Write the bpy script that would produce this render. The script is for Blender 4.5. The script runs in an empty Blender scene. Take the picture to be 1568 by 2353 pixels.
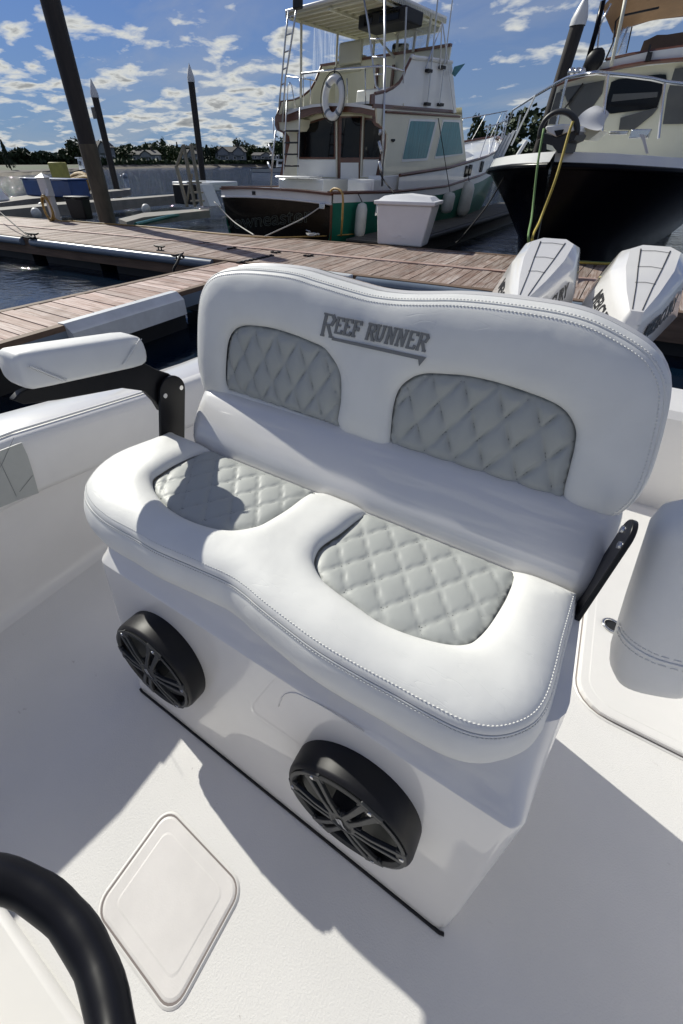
import bpy, math, random
import numpy as np
from math import sin, cos, tan, pi, radians, sqrt, hypot, atan2
from mathutils import Vector, Matrix
from mathutils.geometry import delaunay_2d_cdt
random.seed(7)
SC = bpy.context.scene
COL = SC.collection

# ---------------------------------------------------------------- camera
F, CX, CY, EYE = 895., 680., 1176., 1.40          # focal length and principal point for a 1568 px wide frame
PITCH, ALPHA = radians(41.9), radians(33.0)
f0 = Vector((-sin(ALPHA), cos(ALPHA), 0)); right = Vector((cos(ALPHA), sin(ALPHA), 0)); zup = Vector((0, 0, 1))
fwd = cos(PITCH)*f0 - sin(PITCH)*zup; up = sin(PITCH)*f0 + cos(PITCH)*zup
CAM = Vector((0, 0, EYE))
cd = bpy.data.cameras.new('camera'); cam = bpy.data.objects.new('camera', cd); COL.objects.link(cam)
cd.sensor_fit = 'HORIZONTAL'; cd.sensor_width = 36; cd.lens = 36*F/1568; cd.shift_x = (784-CX)/1568
cd.clip_start = .02; cd.clip_end = 6000
m = Matrix((right, up, -fwd)).transposed().to_4x4(); m.translation = CAM; cam.matrix_world = m
SC.camera = cam

# ---------------------------------------------------------------- sun and exposure
SUN = Vector((1.35, -.38, -1.0)).normalized()       # the way the light travels
sl = bpy.data.lights.new('sun', 'SUN'); sl.energy = 4.75; sl.angle = radians(.53); sl.color = (1, .988, .975)
so = bpy.data.objects.new('sun', sl); so.rotation_euler = SUN.to_track_quat('-Z', 'Y').to_euler(); so.location = (-14, 4, 12); COL.objects.link(so)
SC.view_settings.view_transform = 'Standard'; SC.view_settings.look = 'None'
SC.view_settings.exposure = 0.0; SC.view_settings.gamma = 1; SC.view_settings.use_white_balance = True; SC.view_settings.white_balance_temperature = 7050; SC.view_settings.white_balance_tint = 5; SC.view_settings.use_curve_mapping = False
SC.cycles.max_bounces = 8; SC.cycles.transparent_max_bounces = 12; SC.cycles.caustics_reflective = False; SC.cycles.caustics_refractive = False
SC.cycles.sample_clamp_indirect = 6

# ---------------------------------------------------------------- node helpers
class NT:
    def __init__(s, tree): s.t = tree; s.n = tree.nodes; s.l = tree.links
    def new(s, kind, **kw):
        nd = s.n.new(kind)
        for k, v in kw.items():
            if k.startswith('i_'):
                nd.inputs[k[2:].replace('_', ' ')].default_value = v
            else: setattr(nd, k, v)
        return nd
    def link(s, a, b): s.l.new(a, b)
    def math(s, op, a, b=None, c=None, clamp=False):
        nd = s.n.new('ShaderNodeMath'); nd.operation = op; nd.use_clamp = clamp
        for i, v in enumerate((a, b, c)):
            if v is None: continue
            if isinstance(v, (int, float)): nd.inputs[i].default_value = v
            else: s.l.new(v, nd.inputs[i])
        return nd.outputs[0]
    def noise(s, vec, scale, detail=4, rough=.5, dist=0.):
        nd = s.n.new('ShaderNodeTexNoise'); nd.inputs['Scale'].default_value = scale; nd.inputs['Detail'].default_value = detail
        nd.inputs['Roughness'].default_value = rough; nd.inputs['Distortion'].default_value = dist
        if vec is not None: s.l.new(vec, nd.inputs['Vector'])
        return nd.outputs['Fac']
    def ramp(s, fac, stops):
        nd = s.n.new('ShaderNodeValToRGB'); e = nd.color_ramp.elements
        while len(e) < len(stops): e.new(.5)
        for i, (p, c) in enumerate(stops):
            e[i].position = p; e[i].color = (*c, 1) if len(c) == 3 else c
        s.l.new(fac, nd.inputs[0]); return nd.outputs[0]
    def mix(s, fac, a, b):
        nd = s.n.new('ShaderNodeMix'); nd.data_type = 'RGBA'
        for sock, v in ((nd.inputs['Factor'], fac), (nd.inputs[6], a), (nd.inputs[7], b)):
            if isinstance(v, (int, float)): sock.default_value = v
            elif isinstance(v, tuple): sock.default_value = (*v, 1) if len(v) == 3 else v
            else: s.l.new(v, sock)
        return nd.outputs[2]
    def mapping(s, vec, scale=(1, 1, 1), rot=(0, 0, 0), loc=(0, 0, 0)):
        nd = s.n.new('ShaderNodeMapping'); nd.inputs['Scale'].default_value = scale; nd.inputs['Rotation'].default_value = rot; nd.inputs['Location'].default_value = loc
        s.l.new(vec, nd.inputs['Vector']); return nd.outputs[0]
    def bump(s, h, strength, dist, normal=None):
        nd = s.n.new('ShaderNodeBump'); nd.inputs['Strength'].default_value = strength; nd.inputs['Distance'].default_value = dist
        s.l.new(h, nd.inputs['Height'])
        if normal is not None: s.l.new(normal, nd.inputs['Normal'])
        return nd.outputs[0]

# ---------------------------------------------------------------- sky
W = bpy.data.worlds.new('World'); SC.world = W; W.use_nodes = True
t = NT(W.node_tree); t.n.clear()
sky = t.new('ShaderNodeTexSky', sky_type='NISHITA', sun_disc=False, sun_elevation=math.asin(-SUN.z), sun_rotation=atan2(-SUN.x, -SUN.y), altitude=0, air_density=1.1, dust_density=.5, ozone_density=2.5)
tc = t.new('ShaderNodeTexCoord'); sep = t.new('ShaderNodeSeparateXYZ'); t.link(tc.outputs['Generated'], sep.inputs[0])
zz = t.math('MAXIMUM', t.math('ADD', sep.outputs[2], .16), .05)
cmb = t.new('ShaderNodeCombineXYZ'); t.link(t.math('DIVIDE', sep.outputs[0], zz), cmb.inputs[0]); t.link(t.math('DIVIDE', sep.outputs[1], zz), cmb.inputs[1])
cl = cmb.outputs[0]
big = t.noise(t.mapping(cl, (.55, .55, 1), loc=(3.1, 1.3, 0)), 1., 2, .5)
dn = t.noise(t.mapping(cl, (1, 1, 1), loc=(4.3, 2.2, 0)), 4.0, 9, .54, .2)
dens = t.math('ADD', t.math('MULTIPLY', dn, .72), t.math('MULTIPLY', big, .33))
mask = t.ramp(dens, [(.535, (0, 0, 0)), (.575, (.55, .55, .55)), (.615, (1, 1, 1)), (.64, (1, 1, 1))])
thin = t.ramp(t.noise(t.mapping(cl, (.5, 1.1, 1), loc=(7, 2, 0)), 1.0, 6, .6, .6), [(.44, (0, 0, 0)), (.74, (.5, .5, .5))])
core = t.ramp(dens, [(.56, (15., 15.6, 16.8)), (.62, (14.2, 14.8, 16.)), (.665, (7.8, 8.2, 9.2)), (.72, (4.8, 5.3, 6.3))])
tn = t.new('ShaderNodeMix', data_type='RGBA', blend_type='MULTIPLY'); tn.inputs[0].default_value = 1; t.link(sky.outputs[0], tn.inputs[6]); tn.inputs[7].default_value = (.13, .50, 1.50, 1)
hz_ = t.ramp(sep.outputs[2], [(0., (.85, .85, .85)), (.10, (.62, .62, .62)), (.42, (.05, .05, .05))])
c0 = t.mix(hz_, tn.outputs[2], (5.4, 7.6, 11.8))
c1 = t.mix(thin, c0, (9.5, 10.1, 11.6))
c2 = t.mix(mask, c1, core)
bg = t.new('ShaderNodeBackground'); t.link(c2, bg.inputs[0]); bg.inputs[1].default_value = .0445
ow = t.new('ShaderNodeOutputWorld'); t.link(bg.outputs[0], ow.inputs[0])

# ---------------------------------------------------------------- viewing rays used to lay out real positions on real planes
def ray(px, py): return (fwd*F + right*(px-CX) - up*(py-CY)).normalized()
def PP(px, py, p0, n):
    d = ray(px, py); n = Vector(n); return CAM + d*((Vector(p0)-CAM).dot(n)/d.dot(n))
def PZ(px, py, z): return PP(px, py, (0, 0, z), (0, 0, 1))
def PY(px, py, y): return PP(px, py, (0, y, 0), (0, 1, 0))
def PX(px, py, x): return PP(px, py, (x, 0, 0), (1, 0, 0))
class Frame:                                        # a boat's own axes: origin and heading
    def __init__(s, o, yaw): s.o = Vector(o); s.M = Matrix.Translation(s.o) @ Matrix.Rotation(yaw, 4, 'Z'); s.I = s.M.inverted(); s.yaw = yaw
    def on(s, px, py, axis, v):
        n = s.M.to_3x3() @ Vector([1 if i == axis else 0 for i in range(3)]); p = s.M @ Vector([v if i == axis else 0 for i in range(3)])
        return s.I @ PP(px, py, p, n)

# ---------------------------------------------------------------- materials
def mat(name, col, rough=.5, metal=0., coat=0., coat_r=.03, spec=.5, var=0., vscale=3., bump=0., bscale=60., bdist=.002, grain=None, trans=0., rough2=None, alpha=1.):
    m = bpy.data.materials.new(name); m.use_nodes = True; t = NT(m.node_tree); b = t.n['Principled BSDF']
    b.inputs['Base Color'].default_value = (*col, 1); b.inputs['Roughness'].default_value = rough; b.inputs['Metallic'].default_value = metal
    b.inputs['Coat Weight'].default_value = coat; b.inputs['Coat Roughness'].default_value = coat_r; b.inputs['Specular IOR Level'].default_value = spec
    b.inputs['Alpha'].default_value = alpha
    geo = t.new('ShaderNodeNewGeometry'); pos = geo.outputs['Position']
    if grain: pos = t.mapping(pos, grain)
    if var:
        n = t.noise(pos, vscale, 5, .6)
        lo = tuple(c*(1-var) for c in col); hi = tuple(min(1, c*(1+var*.5)) for c in col)
        t.link(t.ramp(n, [(.3, lo), (.7, hi)]), b.inputs['Base Color'])
        if rough2 is not None:
            t.link(t.math('ADD', t.math('MULTIPLY', n, rough2-rough), rough), b.inputs['Roughness'])
    if bump:
        t.link(t.bump(t.noise(pos, bscale, 4, .6), bump, bdist), b.inputs['Normal'])
    if trans: b.inputs['Transmission Weight'].default_value = trans
    m['t'] = 1
    return m
M = {}
M['gel'] = mat('white_gelcoat', (.745, .73, .71),   .32, coat=1., coat_r=.02, var=.03, vscale=5)
M['gel2'] = mat('white_liner', (.735, .72, .70), .38, coat=.35, coat_r=.08, var=.04, vscale=4, bump=.08, bscale=30)
M['bolster'] = mat('white_vinyl_bolster', (.75, .74, .725), .42, var=.03, vscale=9, bump=.12, bscale=240, bdist=.0006)
M['thread'] = mat('white_thread', (.72, .72, .70), .7)
M['thread_g'] = mat('grey_thread', (.22, .23, .23), .7)
M['black'] = mat('black_plastic', (.007, .007, .009), .45, spec=.3, var=.2, vscale=40, bump=.05, bscale=900, bdist=.0003)
M['blackmetal'] = mat('black_powder_coat', (.006, .006, .008), .36, spec=.3, var=.2, vscale=20, bump=.05, bscale=700, bdist=.0002)
M['grille'] = mat('dark_grille_plastic', (.026, .028, .030), .48)
M['cone'] = mat('speaker_cone', (.035, .038, .035), .45)
M['steel'] = mat('stainless_steel', (.62, .62, .62), .18, metal=1.)
M['alu'] = mat('anodised_tube', (.55, .57, .60), .34, metal=.9)
M['whitepaint'] = mat('white_enamel', (.74, .75, .74), .35, coat=.5, var=.06, vscale=2)
M['cream'] = mat('cream_cabin_paint', (.74, .72, .57), .4, coat=.3, var=.07, vscale=1.4)
M['teak'] = mat('varnished_mahogany', (.13, .045, .022), .35, coat=.5, var=.35, vscale=9, grain=(1, 1, 6))
M['green'] = mat('green_hull_paint', (.014, .16, .105), .35, coat=.3, var=.2, vscale=2.2)
M['transom'] = mat('dark_transom', (.012, .010, .008), .25, spec=.3, var=.5, vscale=1.7)
M['navy'] = mat('navy_hull', (.0012, .0016, .004), .25, coat=.0, spec=.12, var=.4, vscale=1.2)
M['glassdark'] = mat('dark_glass', (.004, .004, .005), .07, spec=.25)
M['curtain'] = mat('teal_curtain', (.06, .24, .26), .3, coat=.25, var=.35, vscale=5, grain=(6, 6, .25))
M['greyglass'] = mat('sun_screen', (.085, .085, .08), .35, coat=.3, var=.25, vscale=1.5)
M['canvas'] = mat('tan_canvas', (.33, .20, .105), .8, var=.18, vscale=3, bump=.3, bscale=9, bdist=.02)
M['browncanvas'] = mat('brown_canvas', (.10, .065, .045), .85, var=.2, vscale=4)
M['hardtop'] = mat('hardtop_liner', (.58, .57, .48), .5, var=.08, vscale=2)
M['rope_y'] = mat('yellow_rope', (.42, .32, .06), .7, var=.3, vscale=60)
M['rope_g'] = mat('green_rope', (.13, .24, .08), .7, var=.3, vscale=60)
M['rope_w'] = mat('white_rope', (.55, .54, .50), .8, var=.3, vscale=80)
M['rope_b'] = mat('black_rope', (.012, .012, .013), .7)
M['hose'] = mat('yellow_hose', (.40, .25, .07), .5, var=.25, vscale=10)
M['pile'] = mat('tarred_pile', (.028, .022, .018), .6, var=.5, vscale=6, grain=(1, 1, .2), bump=.4, bscale=14, bdist=.02)
M['pilelow'] = mat('weathered_pile', (.10, .085, .060), .75, var=.45, vscale=5, grain=(1, 1, .3), bump=.4, bscale=16, bdist=.02)
M['vinylcap'] = mat('pile_cap', (.66, .66, .66), .4, var=.06)
M['bumper'] = mat('grey_blue_bumper', (.17, .21, .26), .28, coat=.5, var=.15, vscale=3)
M['fender'] = mat('white_dock_fender', (.62, .64, .66), .4, var=.14, vscale=4)
M['dockbox'] = mat('dock_box_white', (.80, .80, .81), .42, var=.05, vscale=3)
M['gapgrey'] = mat('hatch_seal', (.22, .19, .18), .6)
M['dark'] = mat('dark_float', (.012, .013, .015), .6, var=.4)
M['fascia'] = mat('dock_fascia', (.17, .11, .075), .75, var=.35, vscale=5, grain=(.3, 1, 4), bump=.3, bscale=20, bdist=.003)
M['concrete'] = mat('pale_float_deck', (.24, .225, .20), .8, var=.25, vscale=2.5)
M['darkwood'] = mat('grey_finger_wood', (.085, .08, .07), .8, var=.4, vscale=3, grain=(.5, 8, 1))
M['palewood'] = mat('grey_post_wood', (.30, .27, .21), .75, var=.3, vscale=7, grain=(1, 1, .2))
M['blue'] = mat('blue_tank', (.010, .055, .20), .4, var=.25, vscale=2)
M['yellow'] = mat('yellow_foam', (.42, .38, .09), .6, var=.2, vscale=3)
M['net'] = mat('orange_boom', (.30, .17, .03), .7, var=.4, vscale=3, bump=.6, bscale=6, bdist=.05)
M['ball'] = mat('fender_vinyl', (.58, .59, .56), .45, var=.15, vscale=6)
M['logo'] = mat('logo_grey', (.19, .195, .195), .5)
M['decal'] = mat('black_decal', (.02, .02, .022), .35)
M['gold'] = mat('carved_name', (.07, .085, .06), .4)
M['stone'] = mat('beach_sand', (.17, .145, .11), .9, var=.3, vscale=.08)
M['grass'] = mat('shore_grass', (.05, .075, .025), .9, var=.45, vscale=.06)
M['land'] = mat('shore_ground', (.07, .075, .04), .9, var=.4, vscale=.05)
M['rock'] = mat('shore_rocks', (.075, .065, .055), .9, var=.5, vscale=1)
M['housew'] = mat('house_siding', (.23, .25, .27), .7, var=.15)
M['roof'] = mat('house_shingle', (.10, .095, .09), .8, var=.2)
M['housepane'] = mat('house_window', (.02, .025, .03), .1)
M['trunk'] = mat('tree_bark', (.05, .04, .03), .9)
M['tent'] = mat('white_tent', (.75, .75, .73), .7)
def leafmat(name, col):
    m = bpy.data.materials.new(name); m.use_nodes = True; t = NT(m.node_tree); b = t.n['Principled BSDF']
    oi = t.new('ShaderNodeObjectInfo'); g = t.new('ShaderNodeNewGeometry')
    n = t.noise(g.outputs['Position'], .8, 3)
    v = t.math('ADD', t.math('MULTIPLY', oi.outputs['Random'], .35), t.math('MULTIPLY', n, .65))
    t.link(t.ramp(v, [(.25, tuple(c*.5 for c in col)), (.5, col), (.8, (col[0]*1.9, col[1]*1.6, col[2]*1.3))]), b.inputs['Base Color'])
    b.inputs['Roughness'].default_value = .75; return m
M['leaf'] = leafmat('oak_leaves', (.032, .055, .018))
M['pine'] = leafmat('pine_needles', (.016, .032, .016))

def plankmat(name, along):
    m = bpy.data.materials.new(name); m.use_nodes = True; t = NT(m.node_tree); b = t.n['Principled BSDF']
    g = t.new('ShaderNodeNewGeometry'); oi = t.new('ShaderNodeObjectInfo')
    ofs = t.new('ShaderNodeVectorMath', operation='MULTIPLY_ADD'); cb = t.new('ShaderNodeCombineXYZ')
    for i in range(3): t.link(oi.outputs['Random'], cb.inputs[i])
    t.link(cb.outputs[0], ofs.inputs[0]); ofs.inputs[1].default_value = (31, 17, 9); t.link(g.outputs['Position'], ofs.inputs[2])
    sc = (18, .8, 4) if along == 'y' else (.8, 18, 4)
    gr = t.noise(t.mapping(ofs.outputs[0], sc), 2.2, 6, .65, .8)
    fine = t.noise(t.mapping(ofs.outputs[0], tuple(4*c for c in sc)), 2.5, 3, .6)
    pat = t.noise(ofs.outputs[0], 2.2, 4, .6)
    base = t.ramp(gr, [(.30, (.10, .07, .055)), (.42, (.24, .18, .15)), (.54, (.36, .32, .295)), (.72, (.50, .47, .45))] if along == 'y' else [(.28, (.12, .06, .045)), (.40, (.36, .23, .19)), (.50, (.48, .39, .36)), (.68, (.64, .59, .57))])
    tint = t.ramp(oi.outputs['Random'], [(0., (.62, .47, .40)), (.25, (1.05, .95, .9)), (.5, (.72, .66, .62)), (.75, (.95, .80, .72)), (1., (1.25, 1.18, 1.14))])
    mx = t.new('ShaderNodeMix', data_type='RGBA', blend_type='MULTIPLY'); mx.inputs[0].default_value = .9
    t.link(base, mx.inputs[6]); t.link(tint, mx.inputs[7])
    c3 = t.mix(t.ramp(pat, [(.5, (0, 0, 0)), (.68, (.55, .55, .55))]), mx.outputs[2], (.17, .085, .055))
    t.link(c3, b.inputs['Base Color']); b.inputs['Roughness'].default_value = .72
    t.link(t.bump(fine, .5, .003, t.bump(gr, .5, .004)), b.inputs['Normal']); return m
M['plank_y'] = plankmat('weathered_plank_lengthwise', 'y'); M['plank_x'] = plankmat('weathered_plank_crosswise', 'x')

def vinyl(name, col, crease=.5):
    m = bpy.data.materials.new(name); m.use_nodes = True; t = NT(m.node_tree); b = t.n['Principled BSDF']
    g = t.new('ShaderNodeNewGeometry').outputs['Position']
    n1 = t.noise(g, 14, 4, .5); n2 = t.noise(g, 520, 3, .6)
    t.link(t.ramp(n1, [(.3, tuple(c*.965 for c in col)), (.7, tuple(c*1.02 for c in col))]), b.inputs['Base Color'])
    b.inputs['Roughness'].default_value = .47; b.inputs['Specular IOR Level'].default_value = .4
    # hair-fine creases: distorted ridges, masked into patches
    w = t.noise(t.mapping(g, (1, 5.5, 1.6), rot=(0, .3, .9)), 9, 1, .4, .5)
    ridge = t.math('ABSOLUTE', t.math('SUBTRACT', w, .5))
    cr = t.ramp(ridge, [(0, (0, 0, 0)), (.010, (1, 1, 1))])
    msk = t.ramp(t.noise(t.mapping(g, (1, 1, 1), loc=(3, 5, 1)), 9, 2), [(.47, (0, 0, 0)), (.60, (1, 1, 1))])
    h = t.math('ADD', t.math('MULTIPLY', t.math('MULTIPLY', t.math('SUBTRACT', cr, 1.), msk), crease), t.math('MULTIPLY', n2, .10))
    t.link(t.bump(h, .38, .0012, t.bump(t.noise(g, 11, 3, .5), .35, .006)), b.inputs['Normal']); return m
M['vinyl'] = vinyl('white_marine_vinyl', (.755, .755, .73)); M['quilt'] = vinyl('grey_quilted_vinyl', (.40, .415, .40), .2)
M['padv'] = vinyl('white_armrest_vinyl', (.78, .78, .76), .15)

def solemat():
    m = bpy.data.materials.new('non_skid_gelcoat'); m.use_nodes = True; t = NT(m.node_tree); b = t.n['Principled BSDF']
    g = t.new('ShaderNodeNewGeometry').outputs['Position']
    n = t.noise(g, 3, 4); spot = t.noise(t.mapping(g, (1, 1, 1), loc=(1.7, .4, 0)), 19, 5, .7); dirt = t.noise(g, 2.2, 3)
    base = t.ramp(n, [(.3, (.675, .665, .65)), (.7, (.725, .712, .698))])
    f = t.math('MULTIPLY', t.ramp(spot, [(.665, (0, 0, 0)), (.70, (1, 1, 1))]), t.ramp(dirt, [(.5, (0, 0, 0)), (.62, (.6, .6, .6))]))
    t.link(t.mix(f, base, (.36, .33, .31)), b.inputs['Base Color'])
    b.inputs['Roughness'].default_value = .5; b.inputs['Coat Weight'].default_value = .12; b.inputs['Coat Roughness'].default_value = .25
    t.link(t.bump(t.noise(g, 230, 3, .65), .6, .0016), b.inputs['Normal']); return m
M['sole'] = solemat()
M['lid'] = mat('stained_hatch_gelcoat', (.70, .675, .66), .45, var=.09, vscale=6, bump=.25, bscale=260, bdist=.001)

def watermat():
    m = bpy.data.materials.new('harbour_water'); m.use_nodes = True; t = NT(m.node_tree); b = t.n['Principled BSDF']
    b.inputs['Base Color'].default_value = (.002, .008, .018, 1); b.inputs['Roughness'].default_value = .045; b.inputs['IOR'].default_value = 1.333
    g = t.new('ShaderNodeNewGeometry').outputs['Position']
    n1 = t.noise(t.mapping(g, (1, 1.7, 1), rot=(0, 0, .4)), .9, 5, .62, .5); n2 = t.noise(t.mapping(g, (1.2, 1, 1), rot=(0, 0, -.5)), 5.5, 4, .6, .3)
    # calm between the docks, ruffled outside
    ln = t.new('ShaderNodeVectorMath', operation='LENGTH'); t.link(g, ln.inputs[0])
    far = t.ramp(t.math('DIVIDE', ln.outputs['Value'], 60.), [(.14, (.025, .025, .025)), (.40, (.8, .8, .8)), (1, (1, 1, 1))])
    h = t.math('ADD', t.math('MULTIPLY', n1, .62), t.math('MULTIPLY', n2, .13))
    h = t.math('MULTIPLY', h, far)
    t.link(t.bump(h, 1.0, .7), b.inputs['Normal']); return m
M['water'] = watermat()
def clearmat():
    m = bpy.data.materials.new('clear_vinyl_curtain'); m.use_nodes = True; t = NT(m.node_tree); t.n.clear()
    o = t.new('ShaderNodeOutputMaterial'); tr = t.new('ShaderNodeBsdfTransparent'); gl = t.new('ShaderNodeBsdfGlossy'); gl.inputs['Roughness'].default_value = .15
    df = t.new('ShaderNodeBsdfTranslucent'); df.inputs[0].default_value = (.8, .85, .9, 1); tr.inputs[0].default_value = (.88, .9, .93, 1)
    g = t.new('ShaderNodeNewGeometry').outputs['Position']
    a = t.new('ShaderNodeMixShader'); b = t.new('ShaderNodeMixShader')
    t.link(t.ramp(t.noise(t.mapping(g, (6, 6, .7)), 1.6, 4), [(.4, (.04, .04, .04)), (.75, (.35, .35, .35))]), a.inputs[0]); t.link(tr.outputs[0], a.inputs[1]); t.link(df.outputs[0], a.inputs[2])
    b.inputs[0].default_value = .06; t.link(a.outputs[0], b.inputs[1]); t.link(gl.outputs[0], b.inputs[2]); t.link(b.outputs[0], o.inputs[0]); return m
M['clear'] = clearmat()

# ---------------------------------------------------------------- mesh helpers
def tag(o, label=None, cat=None, group=None, kind=None):
    for k, v in (('label', label), ('category', cat), ('group', group), ('kind', kind)):
        if v: o[k] = v
    return o
def thing(name, loc, label, cat, group=None, yaw=0.):
    o = bpy.data.objects.new(name, None); o.empty_display_size = .1; COL.objects.link(o); o.location = loc; o.rotation_euler = (0, 0, yaw)
    return tag(o, label, cat, group)
def LM(o): return Matrix.Translation(o.location) @ o.rotation_euler.to_matrix().to_4x4()
def adopt(o, parent, local=False):
    """local: the mesh is written in the thing's own axes; else in world axes"""
    if parent is not None:
        o.parent = parent
        if not local:
            p = parent; Mx = LM(p)
            while p.parent is not None and p.parent.type == 'EMPTY' : p = p.parent; Mx = LM(p) @ Mx
            o.matrix_parent_inverse = Mx.inverted() if parent.type == 'EMPTY' else Matrix.Identity(4)
class MB:
    def __init__(s): s.v = []; s.f = []
    def add(s, vs, fs):
        k = len(s.v); s.v += [tuple(v) for v in vs]; s.f += [tuple(i+k for i in f) for f in fs]; return s
    def box(s, x0, x1, y0, y1, z0, z1):
        v = [(x, y, z) for z in (z0, z1) for y in (y0, y1) for x in (x0, x1)]
        return s.add(v, [(0, 2, 3, 1), (4, 5, 7, 6), (0, 1, 5, 4), (2, 6, 7, 3), (0, 4, 6, 2), (1, 3, 7, 5)])
    def obox(s, c, ax, h):
        c = Vector(c); ax = [Vector(a).normalized() for a in ax]
        v = [c + ax[0]*(h[0]*i) + ax[1]*(h[1]*j) + ax[2]*(h[2]*k) for k in (-1, 1) for j in (-1, 1) for i in (-1, 1)]
        return s.add(v, [(0, 2, 3, 1), (4, 5, 7, 6), (0, 1, 5, 4), (2, 6, 7, 3), (0, 4, 6, 2), (1, 3, 7, 5)])
    def bar(s, a, b, w, h, upv=(0, 0, 1)):
        a, b = Vector(a), Vector(b); d = (b-a); L = d.length; d.normalize(); sd = d.cross(Vector(upv)); 
        if sd.length < 1e-4: sd = d.cross(Vector((1, 0, 0)))
        sd.normalize(); return s.obox((a+b)/2, (d, sd, d.cross(sd)), (L/2, w/2, h/2))
    def prism(s, poly, ext):
        n = len(poly); e = Vector(ext); p = [Vector(q) for q in poly]
        nrm = Vector((0, 0, 0))
        for i in range(n): nrm += p[i].cross(p[(i+1) % n])
        if nrm.dot(e) > 0: p = p[::-1]
        v = p + [q+e for q in p]
        return s.add(v, [tuple(range(n)), tuple(range(2*n-1, n-1, -1))] + [(i, i+n, (i+1) % n + n, (i+1) % n) for i in range(n)])
    def loft(s, rings, closed=True, caps=True):
        n = len(rings[0]); v = [p for r in rings for p in r]; f = []
        for k in range(len(rings)-1):
            for i in range(n if closed else n-1):
                j = (i+1) % n; f.append((k*n+i, k*n+j, (k+1)*n+j, (k+1)*n+i))
        if caps and closed: f += [tuple(range(n))[::-1], tuple(range((len(rings)-1)*n, len(rings)*n))]
        return s.add(v, f)
    def tube(s, pts, r, n=8, closed=False):
        pts = [Vector(p) for p in pts]; rings = []; m_ = len(pts); rr = r if isinstance(r, (list, tuple)) else [r]*m_
        ref = None
        for i, p in enumerate(pts):
            a = pts[(i-1) % m_] if (closed or i) else p; b = pts[(i+1) % m_] if (closed or i < m_-1) else p
            d = (b-a).normalized() if (b-a).length > 1e-9 else Vector((0, 0, 1))
            if ref is None: ref = Vector((0, 0, 1)) if abs(d.z) < .9 else Vector((1, 0, 0))
            u = d.cross(ref)
            if u.length < 1e-6: u = d.orthogonal()
            u.normalize(); w = d.cross(u); ref = -w if False else ref
            ref = u.cross(d)
            rings.append([p + (u*cos(2*pi*k/n) + u.cross(d)*sin(2*pi*k/n))*rr[i] for k in range(n)])
        if closed: rings.append(rings[0]); return s.loft(rings, True, False)
        return s.loft(rings)
    def cyl(s, a, b, r0, r1=None, n=16): return s.tube([a, b], [r0, r0 if r1 is None else r1], n)
    def ball(s, c, r, n=10, sz=(1, 1, 1)):
        c = Vector(c); rings = []
        for i in range(1, n): 
            th = pi*i/n; rings.append([c + Vector((r*sz[0]*sin(th)*cos(2*pi*k/(n*2)), r*sz[1]*sin(th)*sin(2*pi*k/(n*2)), -r*sz[2]*cos(th))) for k in range(n*2)])
        return s.loft(rings)
    def build(s, name, mt, parent=None, smooth=None, bevel=0., local=False, seg=2, label=None, cat=None, group=None, kind=None, recalc=False, subsurf=0):
        me = bpy.data.meshes.new(name); me.from_pydata(s.v, [], s.f)
        if recalc:
            import bmesh
            bm = bmesh.new(); bm.from_mesh(me); bmesh.ops.recalc_face_normals(bm, faces=bm.faces); bm.to_mesh(me); bm.free()
        if mt is not None: me.materials.append(M[mt] if isinstance(mt, str) else mt)
        if smooth is not None:
            me.polygons.foreach_set('use_smooth', [True]*len(me.polygons)); 
            if smooth < 170: me.set_sharp_from_angle(angle=radians(smooth))
        me.update()
        o = bpy.data.objects.new(name, me); COL.objects.link(o); adopt(o, parent, local)
        if bevel:
            b = o.modifiers.new('bevel', 'BEVEL'); b.width = bevel; b.segments = seg; b.limit_method = 'ANGLE'; b.harden_normals = False
            me.polygons.foreach_set('use_smooth', [True]*len(me.polygons)); me.set_sharp_from_angle(angle=radians(60))
        if subsurf:
            b = o.modifiers.new('subdivision', 'SUBSURF'); b.levels = subsurf; b.render_levels = subsurf
        return tag(o, label, cat, group, kind)
def spline(pts, step, closed=True):
    """Catmull-Rom through 2D or 3D points, resampled"""
    P = [np.array(p, float) for p in pts]; n = len(P); out = []
    for i in range(n if closed else n-1):
        p0, p1, p2, p3 = (P[(i+k-1) % n] if closed else P[min(max(i+k-1, 0), n-1)] for k in range(4))
        for k in range(12):
            t_ = k/12.; out.append(.5*((2*p1) + (-p0+p2)*t_ + (2*p0-5*p1+4*p2-p3)*t_**2 + (-p0+3*p1-3*p2+p3)*t_**3))
    if not closed: out.append(P[-1])
    out = np.array(out)
    if closed: out = np.vstack([out, out[:1]])
    seg = np.linalg.norm(np.diff(out, axis=0), axis=1); L = np.concatenate([[0], np.cumsum(seg)]); m_ = max(4, int(round(L[-1]/step)))
    s_ = np.linspace(0, L[-1], m_+1); r = np.stack([np.interp(s_, L, out[:, k]) for k in range(out.shape[1])], 1)
    return r[:-1] if closed else r
def curve_pts(pts, step=.05): return [Vector(p) for p in spline([tuple(p) for p in pts], step, False)]
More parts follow.
